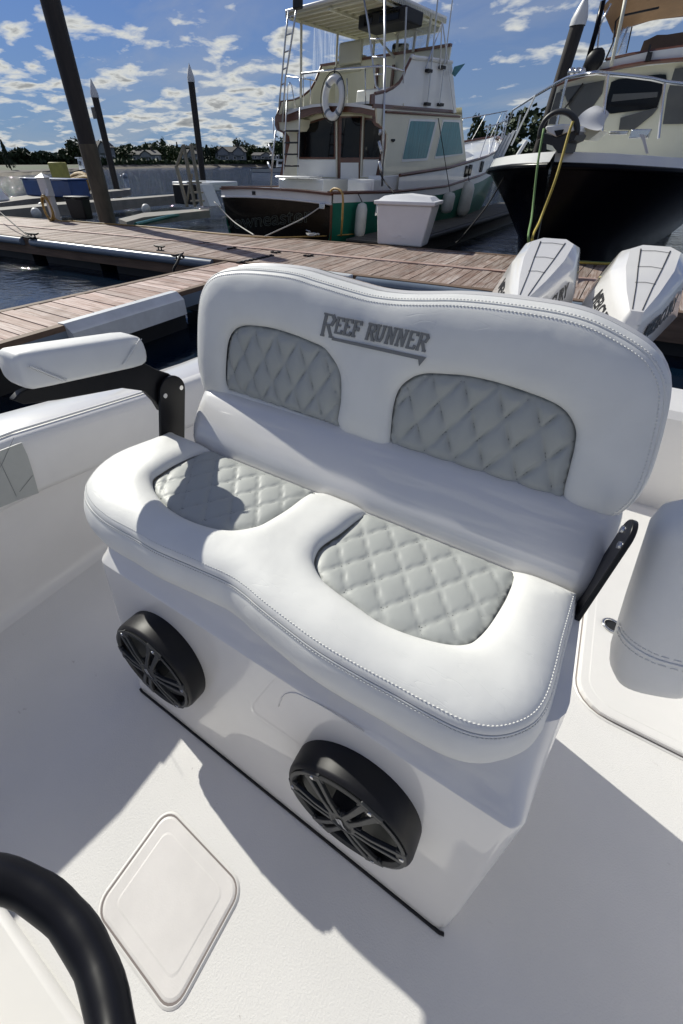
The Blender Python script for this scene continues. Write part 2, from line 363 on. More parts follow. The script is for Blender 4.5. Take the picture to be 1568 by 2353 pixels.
# ================================================================ WATER AND FAR SHORE
WZ = -.40; DZ = .10
MB().add([(-900, -400, WZ), (900, -400, WZ), (900, 1500, WZ), (-900, 1500, WZ)], [(0, 1, 2, 3)]).build('water', 'water', kind='structure')
def shore_line(): # waterline of the opposite bank as seen from here, nearest on the left
    return [(-60, 402, 96), (0, 399, 100), (90, 396, 112), (180, 392, 150), (254, 389, 190), (367, 384, 230), (440, 383, 245), (532, 379, 255), (640, 378, 270), (760, 378, 285), (900, 380, 300), (1100, 382, 310), (1300, 384, 320), (1500, 386, 330), (1700, 388, 340)]
def at_dist(px, d): 
    r = ray(px, 373); r.z = 0; r.normalize(); return Vector((r.x*d, r.y*d, 0))
def bank(name, off0, z0, off1, z1, mt, jit=0., kind='structure'):
    pts0, pts1 = [], []
    SL = shore_line()
    for i in range(len(SL)-1):
        for k in range(8):
            u = k/8.; px = SL[i][0]*(1-u)+SL[i+1][0]*u; d = SL[i][2]*(1-u)+SL[i+1][2]*u; q = float(np.clip((px-150)/120, .22, 1))
            pts0.append(at_dist(px, d+off0+random.uniform(-jit, jit)) + Vector((0, 0, z0*(q if z0 > 0 else 1)))); pts1.append(at_dist(px, d+off1) + Vector((0, 0, z1*q)))
    return MB().loft([pts0, pts1], False, False).build(name, mt, kind=kind)
bank('beach', 0, WZ-.3, 5, .15, 'stone', 1.)
bank('shore_bank', 4.9, .15, 14, 1.1, 'rock', .4)
bank('lawn', 13.9, 1.05, 75, 2.3, 'grass')
bank('hill', 74, 2.2, 900, 3.4, 'land')
def crown_mesh(name, w, h, kind, n=330, seed=0):
    r = random.Random(seed); vs, fs = [], []
    lumps = [(r.uniform(-.6, .6), r.uniform(-.6, .6), r.uniform(.30, .82), r.uniform(.26, .46)) for _ in range(9)]
    for i in range(n):
        if kind == 'pine':
            z = r.random()**.8; rad = (1-z)*.5*(.55+.45*abs(sin(z*17+r.random()))) + .03; a = r.uniform(0, 2*pi); q = rad*sqrt(r.uniform(.3, 1))
            c = Vector((q*cos(a)*w, q*sin(a)*w, (.10+.9*z)*h)); sz = .05*h
        else:
            L = r.choice(lumps); a = r.uniform(0, 2*pi); cz = r.uniform(-1, 1); q = sqrt(1-cz*cz); rr = L[3]*r.uniform(.7, 1.06)
            c = Vector(((L[0]*.7+rr*q*cos(a))*w*.6, (L[1]*.7+rr*q*sin(a))*w*.6, max(.08, L[2]+rr*cz*.62)*h)); sz = .048*(w+h)/2
        d1 = Vector((r.uniform(-1, 1), r.uniform(-1, 1), r.uniform(-1, 1))).normalized(); d2 = d1.cross(Vector((r.uniform(-1, 1), r.uniform(-1, 1), r.uniform(-1, 1)))).normalized()
        k = len(vs); s1 = sz*r.uniform(.6, 1.3); vs += [c-d1*s1-d2*s1*.5, c+d1*s1*.8-d2*s1, c+d1*s1+d2*s1*.6, c-d1*s1*.4+d2*s1]; fs.append((k, k+1, k+2, k+3))
    me = bpy.data.meshes.new(name); me.from_pydata([tuple(v) for v in vs], [], fs); me.materials.append(M['pine' if kind == 'pine' else 'leaf']); return me
CROWNS = {('oak', i): crown_mesh('crown', 1, 1, 'oak', 420, i) for i in range(4)}; CROWNS.update({('pine', i): crown_mesh('crown', 1, 1, 'pine', 360, 20+i) for i in range(2)})
tm = MB().tube([(0, 0, -.05), (.02, 0, .25), (.0, .01, .6)], [.035, .026, .012], 6).build('trunk', 'trunk'); TRUNK = tm.data; bpy.data.objects.remove(tm)
def tree(px, d, h, w, kind='oak', label=None, z0=2.0, group='trees along the far shore', i=[0]):
    h *= .43; w *= .62; z0 *= .7
    i[0] += 1; base = at_dist(px, d); base.z = z0
    o = thing('pine_tree' if kind == 'pine' else 'tree', base, label, 'tree', group); o.rotation_euler = (0, 0, i[0]*1.7)
    for nm, me, sc in (('crown', CROWNS[(kind, i[0] % (2 if kind == 'pine' else 4))], (w, w, h)), ('trunk', TRUNK, (h*.7, h*.7, h))):
        c = bpy.data.objects.new(nm, me); COL.objects.link(c); c.parent = o; c.scale = sc
    return o
# dark wood that reads as one mass on the left and behind the houses
def wood(name, x0, x1, d0, d1, h0, h1, n, z0, seed, kind='oak'):
    r = random.Random(seed); vs, fs = [], []
    for i in range(n):
        px = r.uniform(x0, x1); u = (px-x0)/(x1-x0); d = d0*(1-u)+d1*u + r.uniform(0, 22); hh = (h0*(1-u)+h1*u)*(.78+.22*sin(px*.09+seed)*sin(px*.031)+r.uniform(-.06, .14))
        c0 = at_dist(px, d); z = r.random()**.6*hh; c = c0 + Vector((0, 0, z0+z)); s1 = d*.0032*r.uniform(.6, 1.5)
        d1_ = Vector((r.uniform(-1, 1), r.uniform(-1, 1), r.uniform(-.6, .6))).normalized(); d2 = d1_.cross(Vector((r.uniform(-1, 1), r.uniform(-1, 1), r.uniform(-1, 1)))).normalized()
        k = len(vs); vs += [c-d1_*s1-d2*s1, c+d1_*s1-d2*s1*.7, c+d1_*s1*.8+d2*s1, c-d1_*s1*.7+d2*s1*.9]; fs.append((k, k+1, k+2, k+3))
    MB().add(vs, fs).build(name, 'leaf', kind='stuff')
wood('left_wood', -90, 178, 250, 300, 4.9, 5.2, 5200, .3, 3)
wood('shore_wood', 168, 720, 300, 345, 6.6, 6.4, 6500, 2.2, 5)
wood('right_wood', 1040, 1600, 230, 150, 5.5, 6.2, 7500, 1.0, 9)
tree(20, 118, 10, 3.6, 'pine', 'tall lone dark pine at the far left of the opposite shore', .3)
for k, (px, d, h, w, kd, lb) in enumerate([
    (183, 196, 16, 13, 'oak', 'dark bushy tree just left of the two dark piles across the water'),
    (292, 262, 14, 17, 'oak', 'wide rounded tree between the leaning pile and the pale shore house'),
    (322, 268, 13, 15, 'oak', 'low rounded tree left of the pale shore house'),
    (372, 280, 19, 15, 'oak', 'dark tree directly right of the pale house across the water'),
    (381, 300, 27, 7, 'oak', 'thin taller tree rising above the shore wood right of the pale house'),
    (400, 268, 15, 12, 'oak', 'dark tree seen just left of the wooden ladder posts'),
    (412, 280, 18, 6, 'pine', 'pointed evergreen at the left of the wooden ladder'),
    (478, 262, 15, 10, 'pine', 'dark evergreen right of the black pile across the water'),
    (492, 270, 16, 14, 'oak', 'dark tree left of the large gabled shore house'),
    (556, 285, 22, 16, 'oak', 'tallest tree behind the right side of the large gabled house'),
    (585, 290, 17, 18, 'oak', 'spreading tree right of the large gabled house'),
    (622, 280, 19, 22, 'oak', 'dark tree on the bank beside the white tent'),
    (643, 250, 22, 20, 'oak', 'darkest tall tree seen left of the trawler cabin side'),
    (1078, 150, 21, 9, 'oak', 'tall slender tree over the bow rail of the trawler'),
    (1108, 150, 16, 15, 'oak', 'low round tree behind the trawler bow rail'),
    (1148, 135, 21, 15, 'oak', 'broad dark tree right of the trawler bow rail'),
    (1205, 125, 21, 20, 'oak', 'large dark tree behind the bow rail of the navy boat'),
    (1240, 125, 19, 13, 'oak', 'dark tree beside the brown pile behind the navy boat')]):
    tree(px, d, h, w, kd, lb, 1.6 if px < 1000 else 2.0)
def house(px, d, w, dp, h, roofh, z0, label, gables=1, group='houses on the far shore'):
    w *= .74; h *= .50; roofh *= .42; z0 *= .62
    b = at_dist(px, d); b.z = z0; yaw = atan2(-b.x, b.y)
    o = thing('shore_house', b, label, 'house', group, yaw)
    MB().box(-w/2, w/2, 0, dp, 0, h).build('wall', 'housew', o, local=True)
    rf = MB(); rf.add([(-w/2-.6, -.6, h), (w/2+.6, -.6, h), (w/2+.6, dp+.6, h), (-w/2-.6, dp+.6, h), (-w/2+roofh*.8, dp/2, h+roofh), (w/2-roofh*.8, dp/2, h+roofh)], [(0, 1, 5, 4), (2, 3, 4, 5), (1, 2, 5), (3, 0, 4), (0, 3, 2, 1)])
    R_ = rf.build('roof', 'roof', o, local=True)
    for g in range(gables):
        gx = -w/2 + w*(g+.5)/gables; gw = w*.16
        MB().prism([(gx-gw, -1.0, h*.55), (gx+gw, -1.0, h*.55), (gx+gw, -1.0, h), (gx, -1.0, h+roofh*.72), (gx-gw, -1.0, h)], (0, dp*.5, 0)).build('gable', 'housew', o, local=True)
        MB().prism([(gx-gw*1.15, -1.2, h-.1), (gx, -1.2, h+roofh*.72+.1), (gx+gw*1.15, -1.2, h-.1), (gx+gw*1.15, -1.2, h+.25), (gx, -1.2, h+roofh*.72+.5), (gx-gw*1.15, -1.2, h+.25)], (0, dp*.5, 0)).build('gable_roof', 'roof', o, local=True)
    MB().box(w*.2, w*.2+1, dp/2-.5, dp/2+.5, h+roofh*.5, h+roofh+1.4).build('chimney', 'rock', o, local=True)
    n = max(4, int(w/3.2))
    for k in range(n):
        for row in range(2 if h > 4 else 1):
            x = -w/2 + w*(k+.5)/n; zc = .3 + row*1.5
            if zc+1.1 < h: 
                wf = MB().box(x-.75, x+.75, -.12, -.02, zc-.1, zc+1.1).build('window', 'whitepaint', o, local=True)
                pp = MB().box(x-.55, x+.55, -.18, -.10, zc+.05, zc+.95).build('pane', 'housepane', wf, local=True)
    return o
house(337, 262, 19, 10, 4.2, 4.0, 3.2, 'pale low house with a hipped roof on the opposite bank', 1)
house(440, 262, 12, 9, 5.2, 4.0, 3.0, 'grey house seen through the wooden ladder posts', 1)
house(531, 268, 21, 11, 6.0, 5.0, 3.6, 'largest gabled house on the lawn across the water', 2)
house(612, 272, 20, 9, 3.2, 2.6, 4.0, 'low wide house left of the white tent', 1)
house(243, 215, 11, 9, 7.5, 4.5, 3.0, 'dark tall house between the two dark piles', 1)
tp = at_dist(640, 262); tp.z = 2.6
MB().add([(tp.x+5*cos(a), tp.y+5*sin(a), tp.z+1.2) for a in [k*pi/3 for k in range(6)]] + [(tp.x, tp.y, tp.z+4.4)], [(k, (k+1) % 6, 6) for k in range(6)]).build('tent', 'tent', label='white peaked tent on the far lawn beside the trawler', cat='tent')
# bushes along the bank
r = random.Random(4); bv = MB()
for i in range(1500):
    px = r.uniform(200, 720); d = np.interp(px, [s[0] for s in shore_line()], [s[2] for s in shore_line()]) + 12 + r.uniform(-2, 3); c = at_dist(px, d); c.z = .8+r.uniform(0, 1.3)*(.4+.6*abs(sin(px*.11)))
    s_ = r.uniform(.3, .8); d1 = Vector((r.uniform(-1, 1), r.uniform(-1, 1), r.uniform(-1, 1))).normalized(); d2 = d1.orthogonal().normalized()
    bv.add([c-d1*s_-d2*s_, c+d1*s_-d2*s_, c+d1*s_+d2*s_, c-d1*s_+d2*s_], [(0, 1, 2, 3)])
bv.build('shore_bushes', 'leaf', kind='stuff')
# moored boats and mooring balls
def small_boat(px, py, L, yaw, label, cabin=True):
    b = PZ(px, py, WZ); 
    o = thing('moored_boat', b, label, 'boat', 'boats moored in the harbour', yaw)
    rings = []
    for u in np.linspace(0, 1, 9):
        x = -L/2+L*u; hb = L*.15*(1-max(0, (u-.45)/.55)**2.2)+.02; sh = .75+.55*u**2
        rings.append([(x, -hb, sh), (x, -hb*.82, 0.05), (x, -hb*.3, -.25), (x, hb*.3, -.25), (x, hb*.82, .05), (x, hb, sh)])
    MB().loft(rings).build('hull', 'whitepaint', o, local=True, smooth=40)
    MB().loft([[(p[0]-.01*0, p[1]*1.012, p[2]) for p in (rg[0], (rg[0][0], rg[0][1]*.97, rg[0][2]-.14))] for rg in rings], False, False).build('rub_rail', 'navy', o, local=True)
    if cabin:
        c = MB().add([(L*.02, -L*.10, .8), (L*.30, -L*.09, .95), (L*.30, L*.09, .95), (L*.02, L*.10, .8), (L*.03, -L*.09, 2.2), (L*.19, -L*.08, 2.2), (L*.19, L*.08, 2.2), (L*.03, L*.09, 2.2)],
                     [(0, 1, 5, 4), (1, 2, 6, 5), (2, 3, 7, 6), (3, 0, 4, 7), (4, 5, 6, 7), (3, 2, 1, 0)]).build('cabin', 'whitepaint', o, local=True)
        MB().box(-L*.06, L*.21, -L*.10, L*.10, 2.2, 2.32).build('cabin_roof', 'whitepaint', o, local=True)
        MB().obox((L*.12, -L*.097, 1.7), ((1, 0, 0), (0, 1, 0), (0, 0, 1)), (L*.055, .02, .25)).build('window', 'glassdark', o, local=True)
        MB().tube([(0, 0, 2.3), (0, 0, 3.1)], .04, 6).build('mast', 'alu', o, local=True)
    return o
small_boat(203, 411, 9.5, 2.75+pi, 'white cabin boat moored beyond the blue tank', True)
small_boat(636, 396, 12, .25, 'small grey cabin boat moored left of the trawler', True)
b = PZ(288, 409, WZ); MB().ball((b.x, b.y, WZ+.15), .38).build('mooring_ball', 'bumper', smooth=180, label='round mooring ball floating between the black piles', cat='buoy')

# ================================================================ DOCKS
UNIT = MB().box(-.5, .5, -.5, .5, -.5, .5)
tmp = UNIT.build('plank', 'plank_y'); PLK_Y = tmp.data; bpy.data.objects.remove(tmp)
tmp = UNIT.build('plank', 'plank_x'); PLK_X = tmp.data; bpy.data.objects.remove(tmp)
def plank(parent, me, c, dims, yaw, z=DZ):
    o = bpy.data.objects.new('plank', me); COL.objects.link(o); o.parent = parent
    o.location = Vector((c[0], c[1], z-dims[2]/2+random.uniform(-.003, .003))) - parent.location; o.scale = dims; o.rotation_euler = (random.uniform(-.004, .004), 0, yaw+random.uniform(-.004, .004))
def yn(x): return 6.42 + .060*(x+1)
def yf(x): return 9.45 + .092*(x+1.4)
def ym(x): return .53*yn(x)+.47*yf(x)
md = thing('main_dock', (-5, 7.6, WZ), 'long weathered plank walkway crossing behind the seat', 'dock')
x = -13.3
while x < 3.2:
    for a, b in ((yn, ym), (ym, yf)):
        y0, y1 = a(x)+.10, b(x)-.10
        plank(md, PLK_Y, (x, (y0+y1)/2), (.136, y1-y0, .035), -.02 if a is yn else -.05)
    x += .149
far = MB()
x = -24.
while x < -13.4:
    for a, b in ((yn, ym), (ym, yf)): far.box(x-.068, x+.068, a(x)+.1, b(x)-.1, DZ-.035, DZ)
    x += .149
far.build('distant_planks', 'plank_y', md, kind='stuff')
def strip(fy, off, w, z0, z1, x0, x1, name, mt, parent, **kw):
    m_ = MB(); m_.loft([[(x_, fy(x_)+off-w/2, z0), (x_, fy(x_)+off+w/2, z0), (x_, fy(x_)+off+w/2, z1), (x_, fy(x_)+off-w/2, z1)] for x_ in (x0, x1)]); return m_.build(name, mt, parent, recalc=True, **kw)
strip(ym, 0, .13, DZ-.04, DZ+.012, -24, 3.2, 'centre_board', 'plank_x', md)
strip(yn, .04, .12, DZ-.05, DZ+.006, -24, 3.2, 'edge_board', 'fascia', md)
strip(yf, -.04, .12, DZ-.05, DZ+.006, -24, 3.2, 'edge_board', 'fascia', md)
strip(yn, .02, .06, DZ-.32, DZ-.045, -24, 3.2, 'fascia_board', 'fascia', md)
strip(yf, -.02, .06, DZ-.32, DZ-.045, -24, 3.2, 'fascia_board', 'fascia', md)
for x0 in np.arange(-23, 3, 2.4): 
    MB().add([(x0, yn(x0)+.15, WZ-.2), (x0+1.9, yn(x0)+.25, WZ-.2), (x0+1.9, yf(x0)-.15, WZ-.2), (x0, yf(x0)-.2, WZ-.2), (x0, yn(x0)+.15, DZ-.1), (x0+1.9, yn(x0)+.25, DZ-.1), (x0+1.9, yf(x0)-.15, DZ-.1), (x0, yf(x0)-.2, DZ-.1)],
             [(0, 3, 2, 1), (4, 5, 6, 7), (0, 1, 5, 4), (1, 2, 6, 5), (2, 3, 7, 6), (3, 0, 4, 7)]).build('float', 'dark', md)
def bumper(x0, x1, label=None):
    pts = [(x_, yn(x_)-.055, DZ-.075) for x_ in (x0, x1)]
    MB().tube(pts, .075, 14).build('bumper', 'bumper', md, smooth=60)
bumper(-11.0, -5.75); bumper(-24, -11.35); bumper(-2.95, .9)
MB().box(-3.75, -3.02, yn(-3.4)-.16, yn(-3.4), DZ-.30, DZ+.02).build('corner_fender', 'fender', md, bevel=.02)
# hinge chain of dark bolt heads
for (px, py) in [(500, 604), (520, 601), (540, 597), (562, 593)]: pass
bolts = MB()
for k in range(9):
    p = PZ(548+k*9.5, 605-k*2.0, DZ); bolts.obox((p.x, p.y, DZ+.012), ((1, 0, 0), (0, 1, 0), (0, 0, 1)), (.03, .035, .012))
for (px, py) in [(525, 573), (532, 572), (539, 571), (625, 561+20), (633, 582), (641, 581), (700, 589), (708, 590), (716, 589), (470, 560), (478, 560)]:
    p = PZ(px, py, DZ); bolts.obox((p.x, p.y, DZ+.015), ((1, 0, 0), (0, 1, 0), (0, 0, 1)), (.02, .03, .012))
bolts.build('bolt_heads', 'dark', md, kind='stuff')
# near finger
fd = thing('finger_dock', (-5, 2.5, WZ), 'near plank finger beside the white boat gunwale', 'dock')
def fxn(y): return -4.50-.01*(y-1.7)
def fxf(y): return -5.62+.055*(y-2.3)
y = -1.2
while y < 6.05:
    a, b = fxf(y)+.07, fxn(y)-.07
    plank(fd, PLK_X, ((a+b)/2, y), (b-a, .140, .035), .0)
    y += .153
def ystrip(fx, off, w, z0, z1, y0, y1, name, mt, parent):
    return MB().loft([[(fx(y_)+off-w/2, y_, z0), (fx(y_)+off+w/2, y_, z0), (fx(y_)+off+w/2, y_, z1), (fx(y_)+off-w/2, y_, z1)] for y_ in (y0, y1)]).build(name, mt, parent, recalc=True)
ystrip(fxn, -.02, .09, DZ-.05, DZ+.006, -1.3, 6.12, 'edge_board', 'fascia', fd); ystrip(fxf, .02, .09, DZ-.05, DZ+.006, -1.3, 6.05, 'edge_board', 'fascia', fd)
ystrip(fxn, .0, .05, DZ-.20, DZ-.05, -1.3, 6.15, 'fascia_board', 'bumper', fd); ystrip(fxf, .0, .05, DZ-.24, DZ-.05, -1.3, 6.0, 'fascia_board', 'fascia', fd)
for y0 in (-1.2, .9, 3.0, 4.9): MB().box(-5.35, -4.62, y0, y0+1.2, WZ-.2, DZ-.1).build('float', 'dark', fd)
# white vinyl dock fender on the near side: nailed flange, sloped top and face
p0, p1 = 2.36, 4.02
prof = [(-.10, .012), (.02, .02), (.035, .005), (.13, -.06), (.14, -.24), (.03, -.25), (-.0, -.02)]
MB().loft([[(fxn(y_)+q[0], y_, DZ+q[1]) for q in prof] for y_ in (p0, p1)]).build('dock_fender', 'fender', None, recalc=True, smooth=25, label='white vinyl fender strip nailed along the near finger edge', cat='dock fender')
def cleat(p, yaw, label, sc=1., mt='dark'):
    o = thing('dock_cleat', p, label, 'cleat', 'cleats on the docks', yaw)
    MB().tube([(-.13*sc, 0, .075*sc), (-.08*sc, 0, .06*sc), (.08*sc, 0, .06*sc), (.13*sc, 0, .075*sc)], [.008*sc, .014*sc, .014*sc, .008*sc], 8).build('horn', mt, o, local=True, smooth=60)
    MB().cyl((-.035*sc, 0, 0), (-.035*sc, 0, .06*sc), .012*sc).cyl((.035*sc, 0, 0), (.035*sc, 0, .06*sc), .012*sc).box(-.07*sc, .07*sc, -.03*sc, .03*sc, 0, .012*sc).build('base', mt, o, local=True)
cleat(PZ(368, 576, DZ), .1, 'small dark cleat on the main dock edge above the long bumper', 1.1)
cleat(PZ(78, 548, DZ), .3, 'black cleat wrapped in black line at the far left dock edge', 1.4)
cleat(PZ(717, 541, DZ), .1, 'grey cleat on the main dock under the dark transom', 1.3, 'alu')
cleat(PZ(410, 597, DZ), 1.6, 'cleat at the inner corner where the finger meets the main dock', 1.2)
MB().tube(curve_pts([PZ(-20, 470, .5), PZ(20, 505, .32), PZ(60, 538, .16), PZ(78, 547, DZ+.06)]), .016, 6).build('mooring_line', 'rope_b', smooth=180, label='black mooring line running down to the far left cleat', cat='rope')
p = PZ(80, 547, DZ+.03); MB().tube([p+Vector((.2*cos(a)-.25, .05*sin(a*1.3), .01*sin(a*3))) for a in np.linspace(0, 14, 60)], .014, 6).build('coiled_line', 'rope_b', smooth=180, label='black line coiled on the dock beside the far left cleat', cat='rope')
p = PZ(415, 604, DZ); MB().tube(curve_pts([p+Vector(q) for q in ((-.12, .2, .05), (-.03, .05, .10), (.03, -.1, .02), (-.04, -.16, -.1), (-.02, -.1, -.25))]), .022, 8).build('corner_line', 'rope_b', smooth=180, label='dark chafed line over the inner corner of the docks', cat='rope')
p = PZ(717, 541, DZ+.05); MB().tube([p+Vector((.17*cos(a)*(1-.03*a), .09*sin(a), .015*sin(a*2.3)+.02)) for a in np.linspace(0, 22, 90)], .013, 6).build('line_on_cleat', 'rope_w', smooth=180, label='pale rope figured round the cleat under the dark transom', cat='rope')
# yellow hose along the far edge of the dock
hp = [PZ(px, py, DZ+.02) for px, py in ((168, 508), (230, 513), (330, 520), (442, 531), (520, 539), (610, 545.5), (700, 544), (770, 541), (812, 538))]
MB().tube(curve_pts(hp, .15), .014, 6).build('water_hose', 'hose', smooth=180, label='tan water hose lying along the far edge of the main dock', cat='hose')
# dark finger beside the trawler
d2 = thing('side_finger_dock', (-3.6, 15, WZ), 'dark shaded finger dock right of the trawler', 'dock')
def gx(y): return -3.62+.045*(y-11.5)
for k in range(66):
    y_ = 9.7+k*.21; o = bpy.data.objects.new('plank', None) if False else None
    MBp = None
me_dark = UNIT.build('plank', 'darkwood'); DK = me_dark.data; bpy.data.objects.remove(me_dark)
for k in range(66):
    y_ = 9.75+k*.205
    o = bpy.data.objects.new('plank', DK); COL.objects.link(o); o.parent = d2; o.location = Vector((gx(y_)-.62, y_, DZ-.02+random.uniform(-.003, .003)))-d2.location; o.scale = (1.2, .19, .035)
MB().loft([[(gx(y_)+.02, y_, DZ-.35), (gx(y_)+.08, y_, DZ-.35), (gx(y_)+.08, y_, DZ+.01), (gx(y_)-.02, y_, DZ+.01)] for y_ in (9.8, 23.3)]).build('fascia_board', 'darkwood', d2, recalc=True)
MB().loft([[(gx(y_)-1.2, y_, WZ-.2), (gx(y_)-.08, y_, WZ-.2), (gx(y_)-.08, y_, DZ-.06), (gx(y_)-1.2, y_, DZ-.06)] for y_ in (9.8, 23.2)]).build('float', 'dark', d2, recalc=True)
MB().tube([(gx(y_)+.1, y_, DZ-.06) for y_ in (9.9, 23.2)], .06, 10).build('bumper', 'dark', d2, smooth=60)

# dock box
db = PZ(910, 566, DZ); DBF = Frame((db.x, db.y+.33, DZ), radians(4))
bo = thing('dock_box', DBF.o, 'white fibreglass dock box with a peaked lid on the main dock', 'dock box', yaw=radians(4))
w0, w1 = .47, .56; dd = .30
MB().add([(-w0, -dd*.85, .0), (w0, -dd*.85, 0), (w0, dd*.85, 0), (-w0, dd*.85, 0), (-w1, -dd, .67), (w1, -dd, .67), (w1, dd, .67), (-w1, dd, .67)], [(0, 3, 2, 1), (4, 5, 6, 7), (0, 1, 5, 4), (1, 2, 6, 5), (2, 3, 7, 6), (3, 0, 4, 7)]).build('box_body', 'dockbox', bo, local=True, bevel=.03, seg=3)
ld = MB().box(-w1-.05, w1+.05, -dd-.05, dd+.05, .672, .735).build('lid', 'dockbox', bo, local=True, bevel=.015)
MB().add([(-w1+.01, -dd+.0, .735), (w1-.01, -dd, .735), (w1-.01, dd, .735), (-w1+.01, dd, .735), (-w1+.10, -dd+.10, .80), (0, -dd+.12, .835), (w1-.10, -dd+.10, .80), (w1-.10, dd-.1, .80), (0, dd-.12, .835), (-w1+.10, dd-.1, .80)],
         [(0, 1, 6, 5, 4), (1, 2, 7, 6), (2, 3, 9, 8, 7), (3, 0, 4, 9), (4, 5, 8, 9), (5, 6, 7, 8)]).build('lid_crown', 'dockbox', bo, local=True, bevel=.012)
MB().tube([(-.16, -dd*.885-.012, .14), (-.05, -dd*.885-.012, .14), (-.04, -dd*.885-.014, .175), (.02, -dd*.885-.014, .175), (.03, -dd*.885-.012, .135), (.13, -dd*.885-.012, .135)], .005, 6).build('moulded_mark', 'dockbox', bo, local=True)
MB().box(-w1-.03, -w1+.01, -.24, -.20, .52, .67).box(-w1-.035, -w1-.02, -.25, -.19, .48, .54).build('hasp', 'steel', bo, local=True)

# piles
def pile(p, top, r, label, cap=True, split=None, zb=WZ-1.):
    o = thing('pile', (p[0], p[1], WZ), label, 'pile', 'piles of the marina')
    n = 20
    if split: MB().cyl((0, 0, zb-WZ), (0, 0, split-WZ), r*1.06, r*1.04, n).build('pile_sleeve', 'pilelow', o, local=True, smooth=60)
    MB().tube([(0, 0, (split or zb)-WZ-.02)]+[(0, 0, z_-WZ) for z_ in np.linspace(split or zb, top, 6)[1:]], r, n).build('shaft', 'pile', o, local=True, smooth=60)
    if cap:
        MB().tube([(0, 0, top-WZ-.12), (0, 0, top-WZ+.05), (0, 0, top-WZ+.30), (0, 0, top-WZ+.62)], [r*1.12, r*1.12, r*.72, .012], n).build('cone_cap', 'vinylcap', o, local=True, smooth=60)
    return o
q = PZ(248, 512, DZ); pile((q.x, q.y), 5.6, .215, 'nearest leaning-looking dark pile with a weathered lower sleeve on the dock edge', False, 1.75)
q = PY(268, 434, 21.); tq = PY(216, 218, 21.); pile((q.x, q.y), tq.z, .19, 'black white-capped pile with a small side sign left of centre', True)
MB().obox((tq.x-.42, tq.y, tq.z-.72), ((1, 0, 0), (0, 1, 0), (0, 0, 1)), (.13, .03, .24)).build('pile_sign', 'concrete', label='small plate fixed high on the left white-capped pile', cat='sign')
q = PY(466, 412, 25.); tq = PY(434, 183, 25.); pile((q.x, q.y), tq.z, .19, 'black white-capped pile behind the wooden boarding ladder', True)
q = PY(1275, 225, 24.); tq = PY(1316, 50, 24.); pile((q.x, q.y), tq.z, .235, 'brown white-capped pile behind the navy boat bow', True)

# power pedestal and coiled hose
q = PZ(131, 507, DZ); pd = thing('power_pedestal', (q.x, q.y, DZ), 'white dock power pedestal with a pyramid cap', 'pedestal', yaw=.3)
MB().box(-.11, .11, -.09, .09, 0, .62).build('post', 'vinylcap', pd, local=True, bevel=.01)
MB().box(-.13, .13, -.12, .10, .56, .98).build('head', 'vinylcap', pd, local=True, bevel=.01)
MB().add([(-.16, -.15, .98), (.16, -.15, .98), (.16, .13, .98), (-.16, .13, .98), (0, 0, 1.08)], [(0, 1, 4), (1, 2, 4), (2, 3, 4), (3, 0, 4), (0, 3, 2, 1)]).build('cap', 'vinylcap', pd, local=True)
MB().add([(.06, -.20, .58), (.16, -.20, .58), (.16, -.10, .58), (.06, -.10, .58), (.06, -.12, .74), (.16, -.12, .74), (.16, -.10, .74), (.06, -.10, .74)], [(0, 1, 5, 4), (1, 2, 6, 5), (3, 0, 4, 7), (0, 3, 2, 1), (4, 5, 6, 7)]).build('socket_cover', 'vinylcap', pd, local=True)
cp = Vector((q.x, q.y-.16, DZ)); hs = MB()
pts = [cp+Vector(((.20+.035*sin(a*.37))*cos(a)+.02, .03*sin(a*.6)-.02, .30+(.27+.03*cos(a*.23))*sin(a))) for a in np.linspace(0, 2*pi*6, 150)]
hs.tube(pts+curve_pts([pts[-1], cp+Vector((.35, -.05, .05)), PZ(168, 508, DZ+.02)], .08), .016, 6).build('coiled_hose', 'hose', smooth=180, label='tan hose coiled round the white power pedestal', cat='hose')
# grey box beside the pedestal
q = PZ(190, 503, DZ); gb = thing('hose_cabinet', (q.x, q.y, DZ), 'dark grey square cabinet beside the coiled hose', 'cabinet', yaw=.12)
MB().add([(-.32, -.14, 0), (.32, -.14, 0), (.32, .14, 0), (-.32, .14, 0), (-.36, -.16, .50), (.36, -.16, .50), (.36, .16, .50), (-.36, .16, .50)], [(0, 3, 2, 1), (4, 5, 6, 7), (0, 1, 5, 4), (1, 2, 6, 5), (2, 3, 7, 6), (3, 0, 4, 7)]).build('cabinet_body', 'bumper' if False else 'black', gb, local=True, bevel=.03)
MB().box(-.37, .37, -.18, .17, .50, .545).build('cabinet_lid', 'grille', gb, local=True, bevel=.015)
# far float with tanks, and concrete finger
def slab(name, corners, z1, th, mt, label, cat):
    return MB().prism([(*PZ(px, py, z1).xy, z1) for px, py in corners], (0, 0, -th)).build(name, mt, recalc=True, label=label, cat=cat)
slab('float_dock', [(-40, 462), (60, 449), (180, 441), (300, 433), (297, 436), (180, 447), (60, 458), (-40, 472)], .12, .30, 'concrete', 'pale far float dock carrying the blue tank', 'dock')
slab('concrete_dock', [(-40, 480), (130, 465), (250, 457), (405, 446), (405, 449), (250, 462), (130, 471), (-40, 487)], .12, .35, 'concrete', 'pale concrete finger dock behind the pedestal', 'dock')
slab('grey_finger_dock', [(272, 503), (330, 489), (480, 478), (481, 483), (330, 499), (290, 510)], .08, .22, 'concrete', 'short grey finger dock beside the dark transom', 'dock')
MB().tube([PZ(312, 516, DZ-.05), PZ(392, 497, .03), PZ(480, 484, .03)], .05, 8).build('dock_bumper_strip', 'green', smooth=60, label='greenish bumper along the short grey finger dock', cat='bumper')
